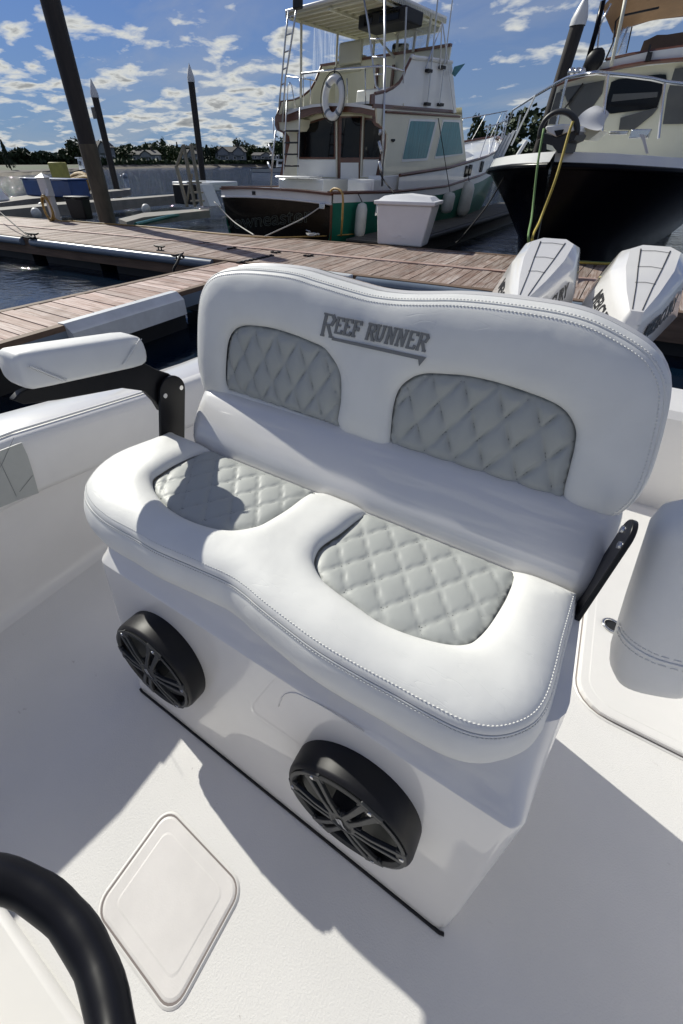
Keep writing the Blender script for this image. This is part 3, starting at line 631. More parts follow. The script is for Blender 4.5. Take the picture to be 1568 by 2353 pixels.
q = PZ(62, 449, .12); tl_ = PY(57, 409, q.y); tr_ = PY(168, 409, q.y); tk = thing('blue_tank', (q.x, q.y, .12), 'dark blue rectangular tank on the far float', 'tank')
MB().box(0, tr_.x-tl_.x-.1, 0, 1.0, 0, tl_.z-.17).build('tank_body', 'blue', tk, local=True, bevel=.04)
MB().box(-.04, tr_.x-tl_.x-.06, -.04, 1.04, tl_.z-.17, tl_.z-.12).build('tank_rim', 'blue', tk, local=True, bevel=.01)
q = PZ(152, 444, .12); MB().obox((q.x, q.y, .76), ((cos(.45), sin(.45), 0), (-sin(.45), cos(.45), 0), (0, 0, 1)), (.38, .30, .64)).build('yellow_drum_stack', 'yellow', bevel=.06, label='upright yellow foam block right of the blue tank', cat='block')
q = PZ(185, 440, .12); nb = MB()
for a in range(5): nb.tube([q+Vector((-1.4+.35*k, .1*a-.2+.05*sin(k+a), .18+.14*a*(1 if a < 3 else .7)+.10*sin(k*.9+a))) for k in range(9)], [.10, .18, .22, .24, .22, .24, .20, .16, .08], 8)
nb.build('floating_boom', 'net', smooth=180, label='heap of orange-brown oil boom on the far float', cat='boom')
q = PZ(215, 438, .12); MB().ball((q.x, q.y, .42), .28).build('float_ball', 'ball', smooth=180, label='pale ball buoy at the right end of the boom heap', cat='buoy')
q = PZ(-18, 462, .12); wl = thing('dinghy_cabin', q, 'white cabin corner with a rounded window at the far left', 'boat', yaw=.3)
MB().add([(-2.2, -.4, 0), (.45, -.4, 0), (.45, .6, 0), (-2.2, .6, 0), (-2.2, -.3, .75), (.0, -.3, .75), (.0, .5, .75), (-2.2, .5, .75)], [(0, 3, 2, 1), (4, 5, 6, 7), (0, 1, 5, 4), (1, 2, 6, 5), (2, 3, 7, 6), (3, 0, 4, 7)]).build('cabin', 'whitepaint', wl, local=True, bevel=.05)
MB().add([(-.5, -.425, .14), (.12, -.425, .14), (-.06, -.355, .6), (-.5, -.355, .6)], [(0, 1, 2, 3)]).build('window', 'glassdark', wl, local=True)
for px, py, lb in ((98, 478, 'white ball fender hung left of the coiled hose'), (84, 492, 'small pale buoy low beside the pedestal'), (336, 482, 'grey ball buoy lying on the short finger dock')):
    q = PZ(px, py, .0); MB().ball((q.x, q.y, .02), .17).build('ball_fender', 'ball', smooth=180, label=lb, cat='fender', group='ball fenders')
# wooden boarding ladder / steps
LF = Frame(PZ(440, 476, .1), radians(8)); lad = thing('boarding_steps', LF.o, 'grey wooden boarding steps with tall handrail posts', 'steps', yaw=radians(8))
def L_(px, py, d=0.): return LF.on(px, py, 1, d)
for nm, a, b, d, w in (('post', (448, 475), (421, 332), 0, .10), ('post', (463, 474), (439, 331), 0, .10), ('post', (430, 476), (404, 380), 0., .10), ('rail', (406, 380), (420, 342), 0, .08), ('brace', (428, 470), (440, 400), 0, .07)):
    MB().bar(L_(*a, d), L_(*b, d), w, w, (0, 1, 0)).build(nm, 'palewood', lad, local=True, bevel=.01)
for py in (337, 420, 443, 462):
    a = L_(418+(py-331)*.17, py, .1); b_ = L_(444+(py-331)*.17, py, .1); MB().bar(a, b_, .22, .05, (0, 0, 1)).build('step', 'palewood', lad, local=True)
q = PY(440, 470, LF.o.y+1.2)
sb = thing('white_skiff', (q.x, q.y, 0), 'white boat corner with a black seat seen behind the boarding steps', 'boat')
a = PY(402, 417, q.y+.6); b_ = PY(488, 417, q.y+.6); MB().box(a.x, b_.x, q.y+.4, q.y+2.2, a.z-.28, a.z).build('hull', 'whitepaint', sb, bevel=.03)
a = PY(404, 422, q.y+.3); b_ = PY(455, 470, q.y+.3); MB().box(a.x, b_.x, q.y+.05, q.y+.35, b_.z, a.z).build('seat', 'black', sb, bevel=.05)
a = PY(455, 424, q.y-.3); b_ = PY(478, 474, q.y-.3); MB().add([(a.x, q.y-.3, b_.z), (b_.x+.1, q.y-.3, b_.z), (b_.x-.25, q.y-.3, a.z), (a.x, q.y-.3, a.z), (a.x, q.y+.35, b_.z), (b_.x+.1, q.y+.35, b_.z), (b_.x-.25, q.y+.35, a.z), (a.x, q.y+.35, a.z)], [(0, 1, 2, 3), (1, 5, 6, 2), (3, 2, 6, 7), (4, 0, 3, 7)]).build('windscreen', 'whitepaint', sb)
# ================================================================ TRAWLER (stern towards us)
zC = lambda x, y: (600+.2014*x, 126.3+.2014*y)
zE = lambda x, y: (852.5+.2014*x, 221+.2014*y)
zF = lambda x, y: (631.5+.2819*x, .2819*y)
TY = radians(-9); D = Frame((-7.117, 9.893, 0), TY)
tr = thing('trawler', (D.o.x, D.o.y, 0), 'cream and green trawler with a dark transom and a flybridge hardtop', 'boat', yaw=TY)
def hb(y): return float(np.interp(y, [0, 2, 5, 7.5, 9.5, 11, 12.2, 12.9], [1.86, 1.98, 2.05, 1.95, 1.62, 1.12, .55, .06]))
def rub(y): return float(np.interp(y, [0, 2.3, 5, 8, 10.5, 12.9], [.90, .85, .89, 1.13, 1.42, 1.74]))     # lower brown line
def shr(y): return float(np.interp(y, [2.3, 5, 8, 10.5, 13.0], [1.15, 1.29, 1.56, 1.85, 2.18]))             # upper brown line
ys = np.linspace(0, 12.9, 27)
def band(x_off, f0_, f1_, y0, name, mt, inward0=0., inward1=0., **kw):
    yy = [y_ for y_ in ys if y_ >= y0-1e-6]
    for sd in (1, -1):
        rings = [[(sd*(hb(y_)+x_off-inward0), y_, f0_(y_)), (sd*(hb(y_)+x_off-inward1), y_, f1_(y_))] for y_ in yy]
        if sd < 0: rings = [r_[::-1] for r_ in rings]
        MB().loft(rings, False, False).build(name, mt, tr, local=True, smooth=50, **kw)
def lowz(y): return rub(y)-.17
yy = ys
for sd in (1, -1):
    rings = []
    for y_ in yy:
        z1 = lowz(y_); nar = .28*max(0, (y_-7)/6)
        rings.append([(sd*(hb(y_)+.004), y_, z1), (sd*(hb(y_)-.04-nar*.5*hb(y_)), y_, z1*.5+WZ*.5), (sd*(hb(y_)*.90-.02-nar*hb(y_)), y_-.3*max(0, (y_-10)/3), WZ-.05), (sd*(hb(y_)*.5), y_-.5*max(0, (y_-10)/3), WZ-.6)])
    if sd < 0: rings = [r_[::-1] for r_ in rings]
    MB().loft(rings, False, False).build('hull_side', 'green', tr, local=True, smooth=50)
band(.012, lambda y_: lowz(y_), lambda y_: rub(y_)-.02, 0, 'white_band', 'whitepaint')
for sd in (1, -1): MB().tube([(sd*(hb(y_)+.012), y_, rub(y_)) for y_ in ys], .028, 8).build('rub_rail', 'teak', tr, local=True, smooth=60)
band(.0, rub, shr, 2.3, 'bulwark', 'whitepaint', 0, .02)
for sd in (1, -1): MB().tube([(sd*(hb(y_)-.01), y_, shr(y_)) for y_ in ys if y_ > 2.2], .035, 8).build('toe_rail', 'teak', tr, local=True, smooth=60)
fd_ = [y_ for y_ in ys if y_ > 6.5]
MB().loft([[(-hb(y_)+.03, y_, shr(y_)-.10), (0, y_, shr(y_)+.02), (hb(y_)-.03, y_, shr(y_)-.10)] for y_ in fd_], False, False).build('foredeck', 'whitepaint', tr, local=True, smooth=60)
MB().loft([[(-.9*s_, y_, shr(y_)-.1), (-.75*s_, y_, shr(y_)+.30*s_), (.75*s_, y_, shr(y_)+.30*s_), (.9*s_, y_, shr(y_)-.1)] for y_, s_ in ((6.6, 1), (8.6, .9), (9.2, .5))], False, False).build('trunk_cabin', 'whitepaint', tr, local=True)
# transom
tz = lambda x_: .90 + .0*x_ + .05*(1-(x_/1.86)**2)
xs_ = np.linspace(-1.86, 1.86, 13)
MB().loft([[(x_, -.03-.10*(1-(x_/1.86)**2), tz(x_)-.19), (x_*.97, .05-.10*(1-(x_/1.86)**2), .15), (x_*.93, .14, WZ-.05)] for x_ in xs_], False, False).build('transom', 'transom', tr, local=True, smooth=60, recalc=False)
MB().loft([[(x_, -.045-.10*(1-(x_/1.86)**2), tz(x_)-.02), (x_, -.045-.10*(1-(x_/1.86)**2), tz(x_)-.19)] for x_ in xs_], False, False).build('transom_band', 'whitepaint', tr, local=True, smooth=60)
MB().tube([(x_, -.045-.10*(1-(x_/1.86)**2), tz(x_)-.19) for x_ in xs_], .022, 8).build('transom_moulding', 'whitepaint', tr, local=True, smooth=60)
MB().loft([[(x_, -.09-.10*(1-(x_/1.86)**2), tz(x_)), (x_, .12-.10*(1-(x_/1.86)**2), tz(x_)), (x_, .12-.10*(1-(x_/1.86)**2), tz(x_)-.04), (x_, -.09-.10*(1-(x_/1.86)**2), tz(x_)-.04)][::-1] for x_ in xs_]).build('transom_cap', 'teak', tr, local=True, recalc=True)
for sd in (1, -1): MB().loft([[(sd*(hb(y_)+.03), y_, rub(y_)+.03), (sd*(hb(y_)-.16), y_, rub(y_)+.03), (sd*(hb(y_)-.16), y_, rub(y_)-.02), (sd*(hb(y_)+.03), y_, rub(y_)-.02)] for y_ in (0, 1, 2, 2.6)]).build('side_cap', 'teak', tr, local=True, recalc=True)
MB().box(-1.80, 1.80, .1, 7, .12, .16).build('cockpit_floor', 'concrete', tr, local=True)
for sd in (1, -1): MB().box(min(sd*1.7, sd*1.72), max(sd*1.7, sd*1.72), .1, 2.5, .15, .86).build('cockpit_lining', 'whitepaint', tr, local=True)
MB().box(-1.7, 1.7, .08, .10, .15, .86).build('stern_lining', 'whitepaint', tr, local=True)
MB().box(-.55, -.44, -.155, -.14, .80, .87).build('stern_vent', 'dark', tr, local=True)
MB().tube([(1.855, -.035, .70), (1.80, .05, .15), (1.74, .12, WZ)], .03, 6).build('corner_trim', 'teak', tr, local=True)
def text_obj(name, body, size, Mx, mt, parent, extrude=.002, offset=0., shear=0., spacing=1., outline=False, res=3, width=None):
    cu = bpy.data.curves.new(name, 'FONT'); cu.body = body; cu.size = size; cu.extrude = extrude; cu.offset = offset; cu.shear = shear; cu.space_character = spacing; cu.align_x = 'CENTER'; cu.align_y = 'CENTER'; cu.resolution_u = res
    if outline: cu.fill_mode = 'NONE'; cu.bevel_depth = outline; cu.extrude = 0; cu.bevel_resolution = 1
    o = bpy.data.objects.new(name, cu); COL.objects.link(o); bpy.context.view_layer.update()
    dg = bpy.context.evaluated_depsgraph_get(); me = bpy.data.meshes.new_from_object(o.evaluated_get(dg)); bpy.data.objects.remove(o)
    if width:
        w_ = max(v.co.x for v in me.vertices)-min(v.co.x for v in me.vertices); me.transform(Matrix.Scale(width/w_, 4, (1, 0, 0)))
    me.transform(Mx); me.materials.clear(); me.materials.append(M[mt]); o = bpy.data.objects.new(name, me); COL.objects.link(o)
    if parent: o.parent = parent; 
    return o
def axes(o, x, z): 
    x = Vector(x).normalized(); z = Vector(z).normalized(); y = z.cross(x).normalized(); z = x.cross(y)
    mm = Matrix((x, y, z)).transposed().to_4x4(); mm.translation = Vector(o); return mm
a = D.on(510, 500, 1, -.11); b_ = D.on(716, 508, 1, -.11)
# carved name, curved with the transom: one mesh, plain serif-like outline letters
text_obj('name_lettering', 'Downeaster', .40, axes(((a.x+b_.x)/2, -.135, (a.z+b_.z)/2-.02), (1, 0, b_.z-a.z), (0, -1, .08)), 'gold', tr, outline=.0045, offset=.0, width=(b_-a).length)
# cabin
CY0 = 2.40; CW = 1.88
def C(px, py, v=CY0): return D.on(*zC(px, py), 1, v)
ax_l = C(210, 1000).x; ax_r = C(1395, 1000).x
def cpoly(pts, v, th, name, mt, parent=tr): return MB().prism([C(x_, y_, v) for x_, y_ in pts], (0, th, 0)).build(name, mt, parent, local=True)
zroofA = C(600, 640).z
sideX = CW
MB().add([(ax_l+.1, CY0+.02, .15), (sideX, CY0+.02, .15), (sideX, CY0+.02, zroofA), (ax_l+.1, CY0+.02, zroofA)], [(0, 1, 2, 3)]).build('aft_bulkhead', 'cream', tr, local=True)
wl_ = cpoly([(425, 1185), (405, 1160), (410, 900), (432, 825), (545, 765), (690, 722), (840, 705), (840, 1190)], CY0-.01, .03, 'window', 'teak')
cpoly([(435, 1165), (435, 905), (460, 835), (560, 785), (700, 742), (823, 722), (823, 1168)], CY0-.022, .03, 'pane', 'glassdark', wl_)
wr_ = cpoly([(1160, 715), (1262, 728), (1300, 790), (1385, 830), (1352, 1190), (1145, 1190)], CY0-.01, .03, 'window', 'teak')
cpoly([(1180, 742), (1252, 752), (1285, 805), (1362, 842), (1345, 1168), (1165, 1168)], CY0-.022, .03, 'pane', 'glassdark', wr_)
dr = cpoly([(875, 700), (1150, 695), (1110, 1520), (862, 1520)], CY0-.015, .035, 'door', 'teak')
cpoly([(918, 722), (1128, 716), (1110, 1170), (905, 1172)], CY0-.03, .03, 'door_pane', 'glassdark', dr)
cpoly([(905, 1230), (1106, 1230), (1104, 1518), (900, 1518)], CY0-.03, .03, 'door_panel', 'whitepaint', dr)
for pts in ([(845, 700), (862, 700), (862, 1518), (848, 1518)], [(1152, 700), (1166, 705), (1140, 1380), (1124, 1380)]): cpoly(pts, CY0-.05, .04, 'door_post', 'hardtop')
cpoly([(430, 1195), (848, 1195), (848, 1395), (420, 1395)], CY0-.008, .02, 'lower_panel', 'whitepaint'); cpoly([(1140, 1195), (1350, 1195), (1330, 1395), (1126, 1395)], CY0-.008, .02, 'lower_panel', 'whitepaint')
# arched roof overhang: brown fascia with cream under it
OV = 1.95
top = [(180, 660), (290, 672), (450, 612), (600, 580), (750, 566), (1000, 566), (1150, 580), (1305, 612)]
bot = [(1308, 705), (1150, 672), (1000, 655), (800, 652), (620, 672), (450, 722), (290, 765), (180, 765), (155, 705)]
cpoly(top+bot, OV, .05, 'roof_fascia', 'teak')
rt = [C(x_, y_, OV) for x_, y_ in top]
MB().loft([[ (p.x, OV+.05, p.z+.0), (p.x, 5.2, p.z+.06), (p.x, 7.0, p.z+.12)] for p in [rt[0], rt[2], rt[3], rt[4], rt[5], rt[6]] + [Vector((sideX+.05, 0, rt[7].z))]], False, False).build('cabin_roof', 'cream', tr, local=True)
MB().loft([[ (p.x, OV+.05, p.z-.10), (p.x, CY0+.05, p.z-.06)] for p in [rt[0], rt[2], rt[3], rt[4], rt[5], rt[6], rt[7]]], False, False).build('soffit', 'cream', tr, local=True)
MB().loft([[(p.x, OV+.02, p.z+.02), (p.x, OV-.05, p.z+.02), (p.x, OV-.05, p.z-.03)] for p in rt[1:]], False, False).build('gutter', 'whitepaint', tr, local=True)
cpoly([(470, 735), (640, 690), (800, 670), (1000, 672), (1260, 705), (1262, 722), (1150, 700), (850, 700), (690, 718), (545, 760), (432, 820), (455, 760)], CY0-.018, .02, 'cream_arch', 'cream')
cpoly([(185, 768), (450, 735), (440, 820), (410, 870), (270, 880), (200, 850)], OV+.06, .45, 'port_bracket', 'cream')
cpoly([(155, 705), (185, 765), (200, 850), (265, 880), (300, 930), (310, 1000), (275, 1150), (250, 1300), (235, 1400), (205, 1400), (245, 1200), (275, 1050), (280, 940), (240, 890), (175, 862), (152, 800)], OV+.03, .06, 'port_trim', 'teak')
cpoly([(275, 890), (410, 880), (405, 1190), (430, 1195), (425, 1395), (250, 1395), (300, 1050)], CY0-.005, .02, 'port_wing', 'cream')
cpoly([(1308, 612), (1312, 740), (1345, 800), (1410, 830), (1435, 900), (1425, 1050), (1395, 1200), (1350, 1390), (1270, 1560), (1300, 1560), (1345, 1450), (1390, 1300), (1388, 1100), (1395, 900), (1370, 845), (1300, 812), (1272, 770), (1262, 705)], OV+.10, .06, 'starboard_trim', 'teak')
# cabin side (starboard) with two big curtained windows
def S(px, py, v=None): return D.on(*zE(px, py), 0, sideX if v is None else v)
def spoly(pts, v, th, name, mt, parent=tr): return MB().prism([S(x_, y_, v) for x_, y_ in pts], (-th, 0, 0)).build(name, mt, parent, local=True)
spoly([(60, 140), (1028, 212), (1085, 775), (135, 930), (180, 600), (185, 440), (135, 350), (70, 300)], sideX, .04, 'cabin_side', 'cream')
fwx = S(1028, 212).y; MB().add([(ax_l+.1, fwx-.02, zroofA+.1), (sideX-.02, fwx-.02, zroofA+.1), (sideX-.02, S(1085, 775).y, 1.2), (ax_l+.1, S(1085, 775).y, 1.2)], [(0, 1, 2, 3)]).build('cabin_front', 'cream', tr, local=True)
def rr(pts, r_=14, n=4):
    out = []
    for i in range(len(pts)):
        p0, p, p1 = (np.array(pts[(i+k) % len(pts)], float) for k in (-1, 0, 1)); a_ = p+(p0-p)/np.linalg.norm(p0-p)*r_; b__ = p+(p1-p)/np.linalg.norm(p1-p)*r_
        for k in range(n+1):
            u = k/n; out.append(tuple((1-u)**2*a_+2*u*(1-u)*p+u*u*b__))
    return out
for fr, gl in (([(438, 258), (765, 268), (640, 735), (345, 752)], [(450, 284), (732, 294), (630, 708), (357, 722)]), ([(815, 268), (1015, 275), (1052, 665), (720, 718)], [(826, 292), (1000, 300), (1042, 655), (732, 690)])):
    w_ = spoly(rr(fr), sideX+.012, .02, 'side_window', 'whitepaint'); spoly(rr(gl), sideX+.018, .02, 'curtain', 'curtain', w_)
    for k in range(9):
        u = (k+.5)/9; A = [np.array(q_) for q_ in gl]; t0 = A[0]*(1-u)+A[1]*u; b0 = A[3]*(1-u)+A[2]*u
        MB().tube([S(t0[0], t0[1]+6, sideX+.008), S(b0[0], b0[1]-6, sideX+.008)], .012, 6).build('curtain_fold', 'curtain', w_, local=True, smooth=180)
MB().tube([S(165, 180, sideX+.02), S(600, 208, sideX+.02), S(1010, 236, sideX+.02)], .022, 8).build('grab_rail', 'teak', tr, local=True)
spoly([(238, 490), (272, 490), (272, 512), (255, 525), (238, 512)], sideX+.03, .04, 'deck_light', 'dark')
for x_, y_ in ((992, 910), (1045, 870), (1195, 812)):
    p = D.on(*zE(x_, y_), 0, hb(8.5)); yl = min(12, max(6, p.y)); MB().obox((hb(yl)+.0, yl, (rub(yl)+shr(yl))/2), ((0, 1, 0), (0, 0, 1), (1, 0, 0)), (.10, .13, .025)).build('porthole', 'glassdark', tr, local=True, bevel=.02)
MB().box(1.45, 1.90, 1.9, 2.7, .80, 1.16).build('corner_filler', 'whitepaint', tr, local=True, bevel=.02)  # filler block added to close the dark gap at the cabin's aft corner
# flybridge starboard coaming
def Fs(px, py, v=None): return D.on(*zF(px, py), 0, sideX-.02 if v is None else v)
cm = [(812, 765), (900, 745), (960, 715), (1010, 675), (1045, 620), (1060, 570), (1085, 520), (1112, 462), (1130, 450), (1440, 500), (1478, 925), (815, 860)]
MB().prism([Fs(*q_) for q_ in cm], (-.05, 0, 0)).build('flybridge_side', 'whitepaint', tr, local=True)
MB().tube([Fs(x_, y_, sideX-.03) for x_, y_ in cm[:9]], .03, 6).build('flybridge_trim', 'teak', tr, local=True, smooth=60)
MB().prism([Fs(*q_, sideX) for q_ in ((800, 845), (1450, 897), (1452, 928), (800, 882))], (-.03, 0, 0)).build('fascia_trim', 'teak', tr, local=True)
MB().prism([Fs(*q_, sideX-.0) for q_ in ((785, 770), (815, 762), (812, 850), (780, 850))], (-.04, 0, 0)).build('end_post', 'teak', tr, local=True)
MB().tube([Fs(1112, 458, sideX), Fs(1135, 470, sideX), Fs(1280, 485, sideX), Fs(1440, 512, sideX)], .035, 6).build('cover_edge', 'whitepaint', tr, local=True)
# port coaming and its trim, fore wall
pX = rt[0].x+.12
def Fp(px, py, v=None): return D.on(*zF(px, py), 0, pX if v is None else v)
cp_ = [(20, 935), (45, 835), (150, 822), (225, 790), (290, 735), (335, 650), (375, 548), (480, 555), (480, 700), (480, 880)]
MB().prism([Fp(*q_) for q_ in cp_], (.05, 0, 0)).build('flybridge_side', 'cream', tr, local=True)
MB().tube([Fp(x_, y_) for x_, y_ in cp_[:7]], .035, 6).build('flybridge_trim', 'teak', tr, local=True, smooth=60)
FW = Fs(1440, 500).y-.12
a = D.on(*zF(372, 548), 1, FW); b_ = D.on(*zF(980, 520), 1, FW)
MB().box(a.x, sideX-.05, FW, FW+.05, zroofA, a.z).build('fore_wall', 'cream', tr, local=True)
MB().box(a.x, sideX-.05, FW-.04, FW+.06, a.z, a.z+.05).build('fore_wall_cap', 'teak', tr, local=True)
MB().box(-1.7, 1.7, OV+.2, FW, zroofA+.02, zroofA+.06).build('flybridge_floor', 'whitepaint', tr, local=True)
for x_ in (840, 970): 
    p = D.on(*zF(x_, 530), 1, FW-.05); MB().box(p.x-.03, p.x+.03, FW-.10, FW-.04, zroofA, p.z).build('locker_trim', 'teak', tr, local=True)
# seats, wheel
def chairs(px, py0, py1, wpx, yl, mt, yawc=0):
    p0 = D.on(*zF(px, py0), 1, yl); p1 = D.on(*zF(px, py1), 1, yl); w_ = wpx*.2819/883*(yl+10)*1.15/2
    MB().obox((p0.x, yl, (p0.z+p1.z)/2), ((cos(yawc), sin(yawc), 0), (-sin(yawc), cos(yawc), 0), (0, 0, 1)), (w_, .06, (p0.z-p1.z)/2)).build('chair_back', mt, tr, local=True, bevel=.05, seg=3)
    MB().obox((p0.x, yl+.25, p1.z-.08), ((cos(yawc), sin(yawc), 0), (-sin(yawc), cos(yawc), 0), (0, 0, 1)), (w_*.9, .25, .06)).build('chair_seat', mt, tr, local=True, bevel=.04)
    MB().cyl((p0.x, yl+.2, zroofA+.05), (p0.x, yl+.2, p1.z-.1), .04).build('chair_post', 'steel', tr, local=True)
chairs(622, 335, 525, 145, 4.2, 'hardtop'); chairs(1025, 355, 495, 80, 4.9, 'dark', .7)
MB().box(-.1, .9, 3.3, 3.9, zroofA+.05, D.on(*zF(640, 740), 1, 3.3).z).build('locker', 'whitepaint', tr, local=True, bevel=.03)
for (x0_, y0_), (x1_, y1_) in (((520, 470), (545, 560)), ((720, 460), (740, 560))): MB().bar(D.on(*zF(x0_, y0_), 1, 4.3), D.on(*zF(x1_, y0_+6), 1, 4.3), .08, .05).build('armrest', 'hardtop', tr, local=True)
# hardtop: slab with battens, front dropping a little
HZ = 4.02
def HT(px, py, z_=HZ): 
    p = D.I @ PP(px, py, (0, 0, z_), (0, 0, 1)); return p
PF_, SF_, PA_ = HT(819, 84), HT(1027, 55), HT(662, 36)
px0 = (PF_.x+PA_.x)/2; sx = SF_.x; yf_ = (PF_.y+SF_.y)/2; ya_ = PA_.y
MB().box(px0, sx, ya_, yf_, HZ, HZ+.03).build('hardtop', 'hardtop', tr, local=True)
MB().box(px0-.06, sx+.06, ya_-.06, yf_+.06, HZ+.031, HZ+.09).build('hardtop_skin', 'whitepaint', tr, local=True, bevel=.02)
for k in range(11):
    y_ = ya_+.12+(yf_-ya_-.24)*k/10; MB().box(px0+.02, sx-.02, y_-.025, y_+.025, HZ-.04, HZ-.001).build('batten', 'greyglass' if False else 'cream', tr, local=True)
for x_ in (px0+.05, (px0+sx)/2, sx-.05): MB().box(x_-.03, x_+.03, ya_, yf_, HZ-.075, HZ-.041).build('beam', 'cream', tr, local=True)
MB().box(px0+.02, sx-.02, yf_-.05, yf_, HZ-.16, HZ-.002).build('front_beam', 'whitepaint', tr, local=True)
rb_ = [HT(*zF(x_, y_), HZ-.02) for x_, y_ in ((615, 85), (950, 30), (950, 110), (615, 150))]
MB().box(.0, 1.25, yf_-2.3, yf_-1.5, HZ-.30, HZ-.08).build('radio_box', 'dark', tr, local=True, bevel=.03)
MB().box(.18, .40, yf_-2.32, yf_-2.28, HZ-.26, HZ-.13).box(.6, 1.1, yf_-2.32, yf_-2.28, HZ-.26, HZ-.13).build('radio_face', 'glassdark', tr, local=True)
for k in range(26): pass
lac = MB()
for k in range(40):
    y_ = ya_+(yf_-ya_)*k/39; lac.obox((sx+.05, y_, HZ+.0), ((1, 0, 0), (0, 1, 0), (0, 0, 1)), (.02, .03, .03)); lac.obox((px0-.05, y_, HZ+.0), ((1, 0, 0), (0, 1, 0), (0, 0, 1)), (.02, .03, .03))
lac.build('canopy_lacing', 'hardtop', tr, local=True, kind='stuff')
# posts
coamz = a.z
for x_, y_, z0_ in ((px0+.06, FW-.1, coamz-.3), (px0+.06, ya_+.4, zroofA), (-.35, FW, coamz), (.35, FW, coamz), (sx-.06, FW-.1, coamz), (1.2, FW, coamz)):
    MB().tube([(x_, y_, z0_), (x_, min(y_, yf_-.05), HZ-.05)], .032, 8).build('post', 'hardtop', tr, local=True, smooth=60)
def tz_(pts, r_, name, mt, yl=None, xl=None, n=6, conv=zF, parent=tr, **kw):
    P_ = [D.on(*conv(*q_[:2]), 1, q_[2]) if len(q_) > 2 else D.on(*conv(*q_), 1, yl) for q_ in pts]
    return MB().tube(P_, r_, n).build(name, mt, parent, local=True, smooth=180, **kw)
tz_([(775, 240), (850, 330), (970, 470)], .025, 'brace', 'hardtop', FW-.2)
tz_([(980, 290), (1060, 230), (1200, 260)], .02, 'brace', 'hardtop', FW-.4)
# clear curtains
MB().add([D.on(*zF(*q_), 1, v_) for q_, v_ in (((320, 165), 4.2), ((490, 250), 5.5), ((480, 560), 5.5), ((300, 640), 4.0))], [(0, 1, 2, 3)]).build('clear_curtain', 'clear', tr, local=True)
MB().add([(sx-.02, 3.6, HZ-.06), (sx-.02, yf_, HZ-.06), (sx-.1, FW+.2, coamz+.05), (sx-.05, 3.8, coamz+.0)], [(0, 1, 2, 3)]).build('clear_curtain', 'clear', tr, local=True)
MB().add([(px0, FW+.1, coamz), (sx, FW+.1, coamz), (sx, yf_, HZ-.1), (px0, yf_, HZ-.1)], [(0, 1, 2, 3)]).build('clear_curtain', 'clear', tr, local=True)
# ladders
tz_([(185, 0), (150, 230), (85, 640), (60, 1000)], .022, 'ladder_rail', 'alu', OV-.15); tz_([(110, 90), (85, 300), (55, 640), (30, 900)], .022, 'ladder_rail', 'alu', OV-.15)
for y_ in (140, 285, 425, 565, 690): 
    xa, xb = np.interp(y_, [90, 300, 640, 900], [108, 84, 55, 30]), np.interp(y_, [0, 230, 640], [185, 150, 82]); tz_([(xa, y_+4), (xb, y_-12)], .014, 'rung', 'steel', OV-.15)
tz_([(440, 600), (430, 1000), (412, 1400), (400, 1510)], .016, 'ladder_rail', 'alu', OV-.5, conv=zC); tz_([(290, 520), (270, 1000), (250, 1400), (248, 1510)], .016, 'ladder_rail', 'alu', OV-.5, conv=zC)
for y_ in (868, 1002, 1135, 1268, 1392): tz_([(265, y_), (425, y_)], .020, 'rung', 'dark', OV-.5, conv=zC)
tz_([(725, 0), (760, 200), (795, 500), (820, 700), (860, 745), (900, 745)], .020, 'ladder_rail', 'alu', OV+.3); tz_([(892, 0), (890, 400), (888, 920)], .022, 'ladder_rail', 'alu', OV-.1)
for y_, xa in ((320, 778), (466, 795), (608, 812)): tz_([(xa, y_), (890, y_)], .014, 'rung', 'steel', OV+.1)
# aft rail of the flybridge
tz_([(215, 602), (480, 570), (800, 545), (900, 540), (1050, 580)], .020, 'guard_rail', 'steel', OV+.2)
tz_([(95, 625), (220, 640), (330, 660)], .014, 'guard_rail', 'steel', OV+.3); tz_([(95, 930), (105, 700), (120, 672), (135, 700), (170, 905)], .012, 'rail_hoop', 'steel', OV+.1)
for x_, y0_, y1_ in ((232, 600, 870), (205, 640, 800), (290, 640, 865), (738, 560, 850), (590, 640, 860)): tz_([(x_-4, y0_), (x_, y1_)], .012, 'stanchion', 'steel', OV+.2)
tz_([(895, 0), (893, 925)], .018, 'stanchion', 'alu', OV-.2)
tz_([(885, 560), (880, 1250), (878, 1540)], .02, 'stanchion', 'alu', OV-.2) if False else None
tz_([(1408, 40), (1395, 700), (1375, 1500)], .026, 'awning_pole', 'alu', 1.6, conv=zC)
# life ring
p = D.on(*zF(477, 800), 1, OV-.12); a2 = D.on(*zF(392, 800), 1, OV-.12); rx = abs(p.x-a2.x)
RM, rm = rx*.80, rx*.24
ring = thing('life_ring', D.M @ p, 'white life ring hung on the trawler upper deck rail', 'life ring', yaw=TY)
rg = [Vector((RM*cos(a_), 0, RM*1.22*sin(a_))) for a_ in np.linspace(0, 2*pi, 36, endpoint=False)]
MB().tube(rg, rm, 12, True).build('ring', 'whitepaint', ring, local=True, smooth=180)
for a_ in (.9, 2.3, 4.0, 5.4):
    MB().tube([Vector((RM*cos(a_+e), 0, RM*1.22*sin(a_+e))) for e in (-.09, 0, .09)], rm*1.07, 12).build('band', 'bumper', ring, local=True, smooth=60)
MB().tube([Vector((rx*1.12*cos(a_), -.04, rx*1.32*sin(a_))) for a_ in np.linspace(0, 2*pi, 30, endpoint=False)], .010, 5, True).build('grab_line', 'rope_b', ring, local=True)
MB().tube([(-.02, 0, RM*1.3), (0, 0, RM*1.9)], .016, 6).build('hanger', 'rope_b', ring, local=True)
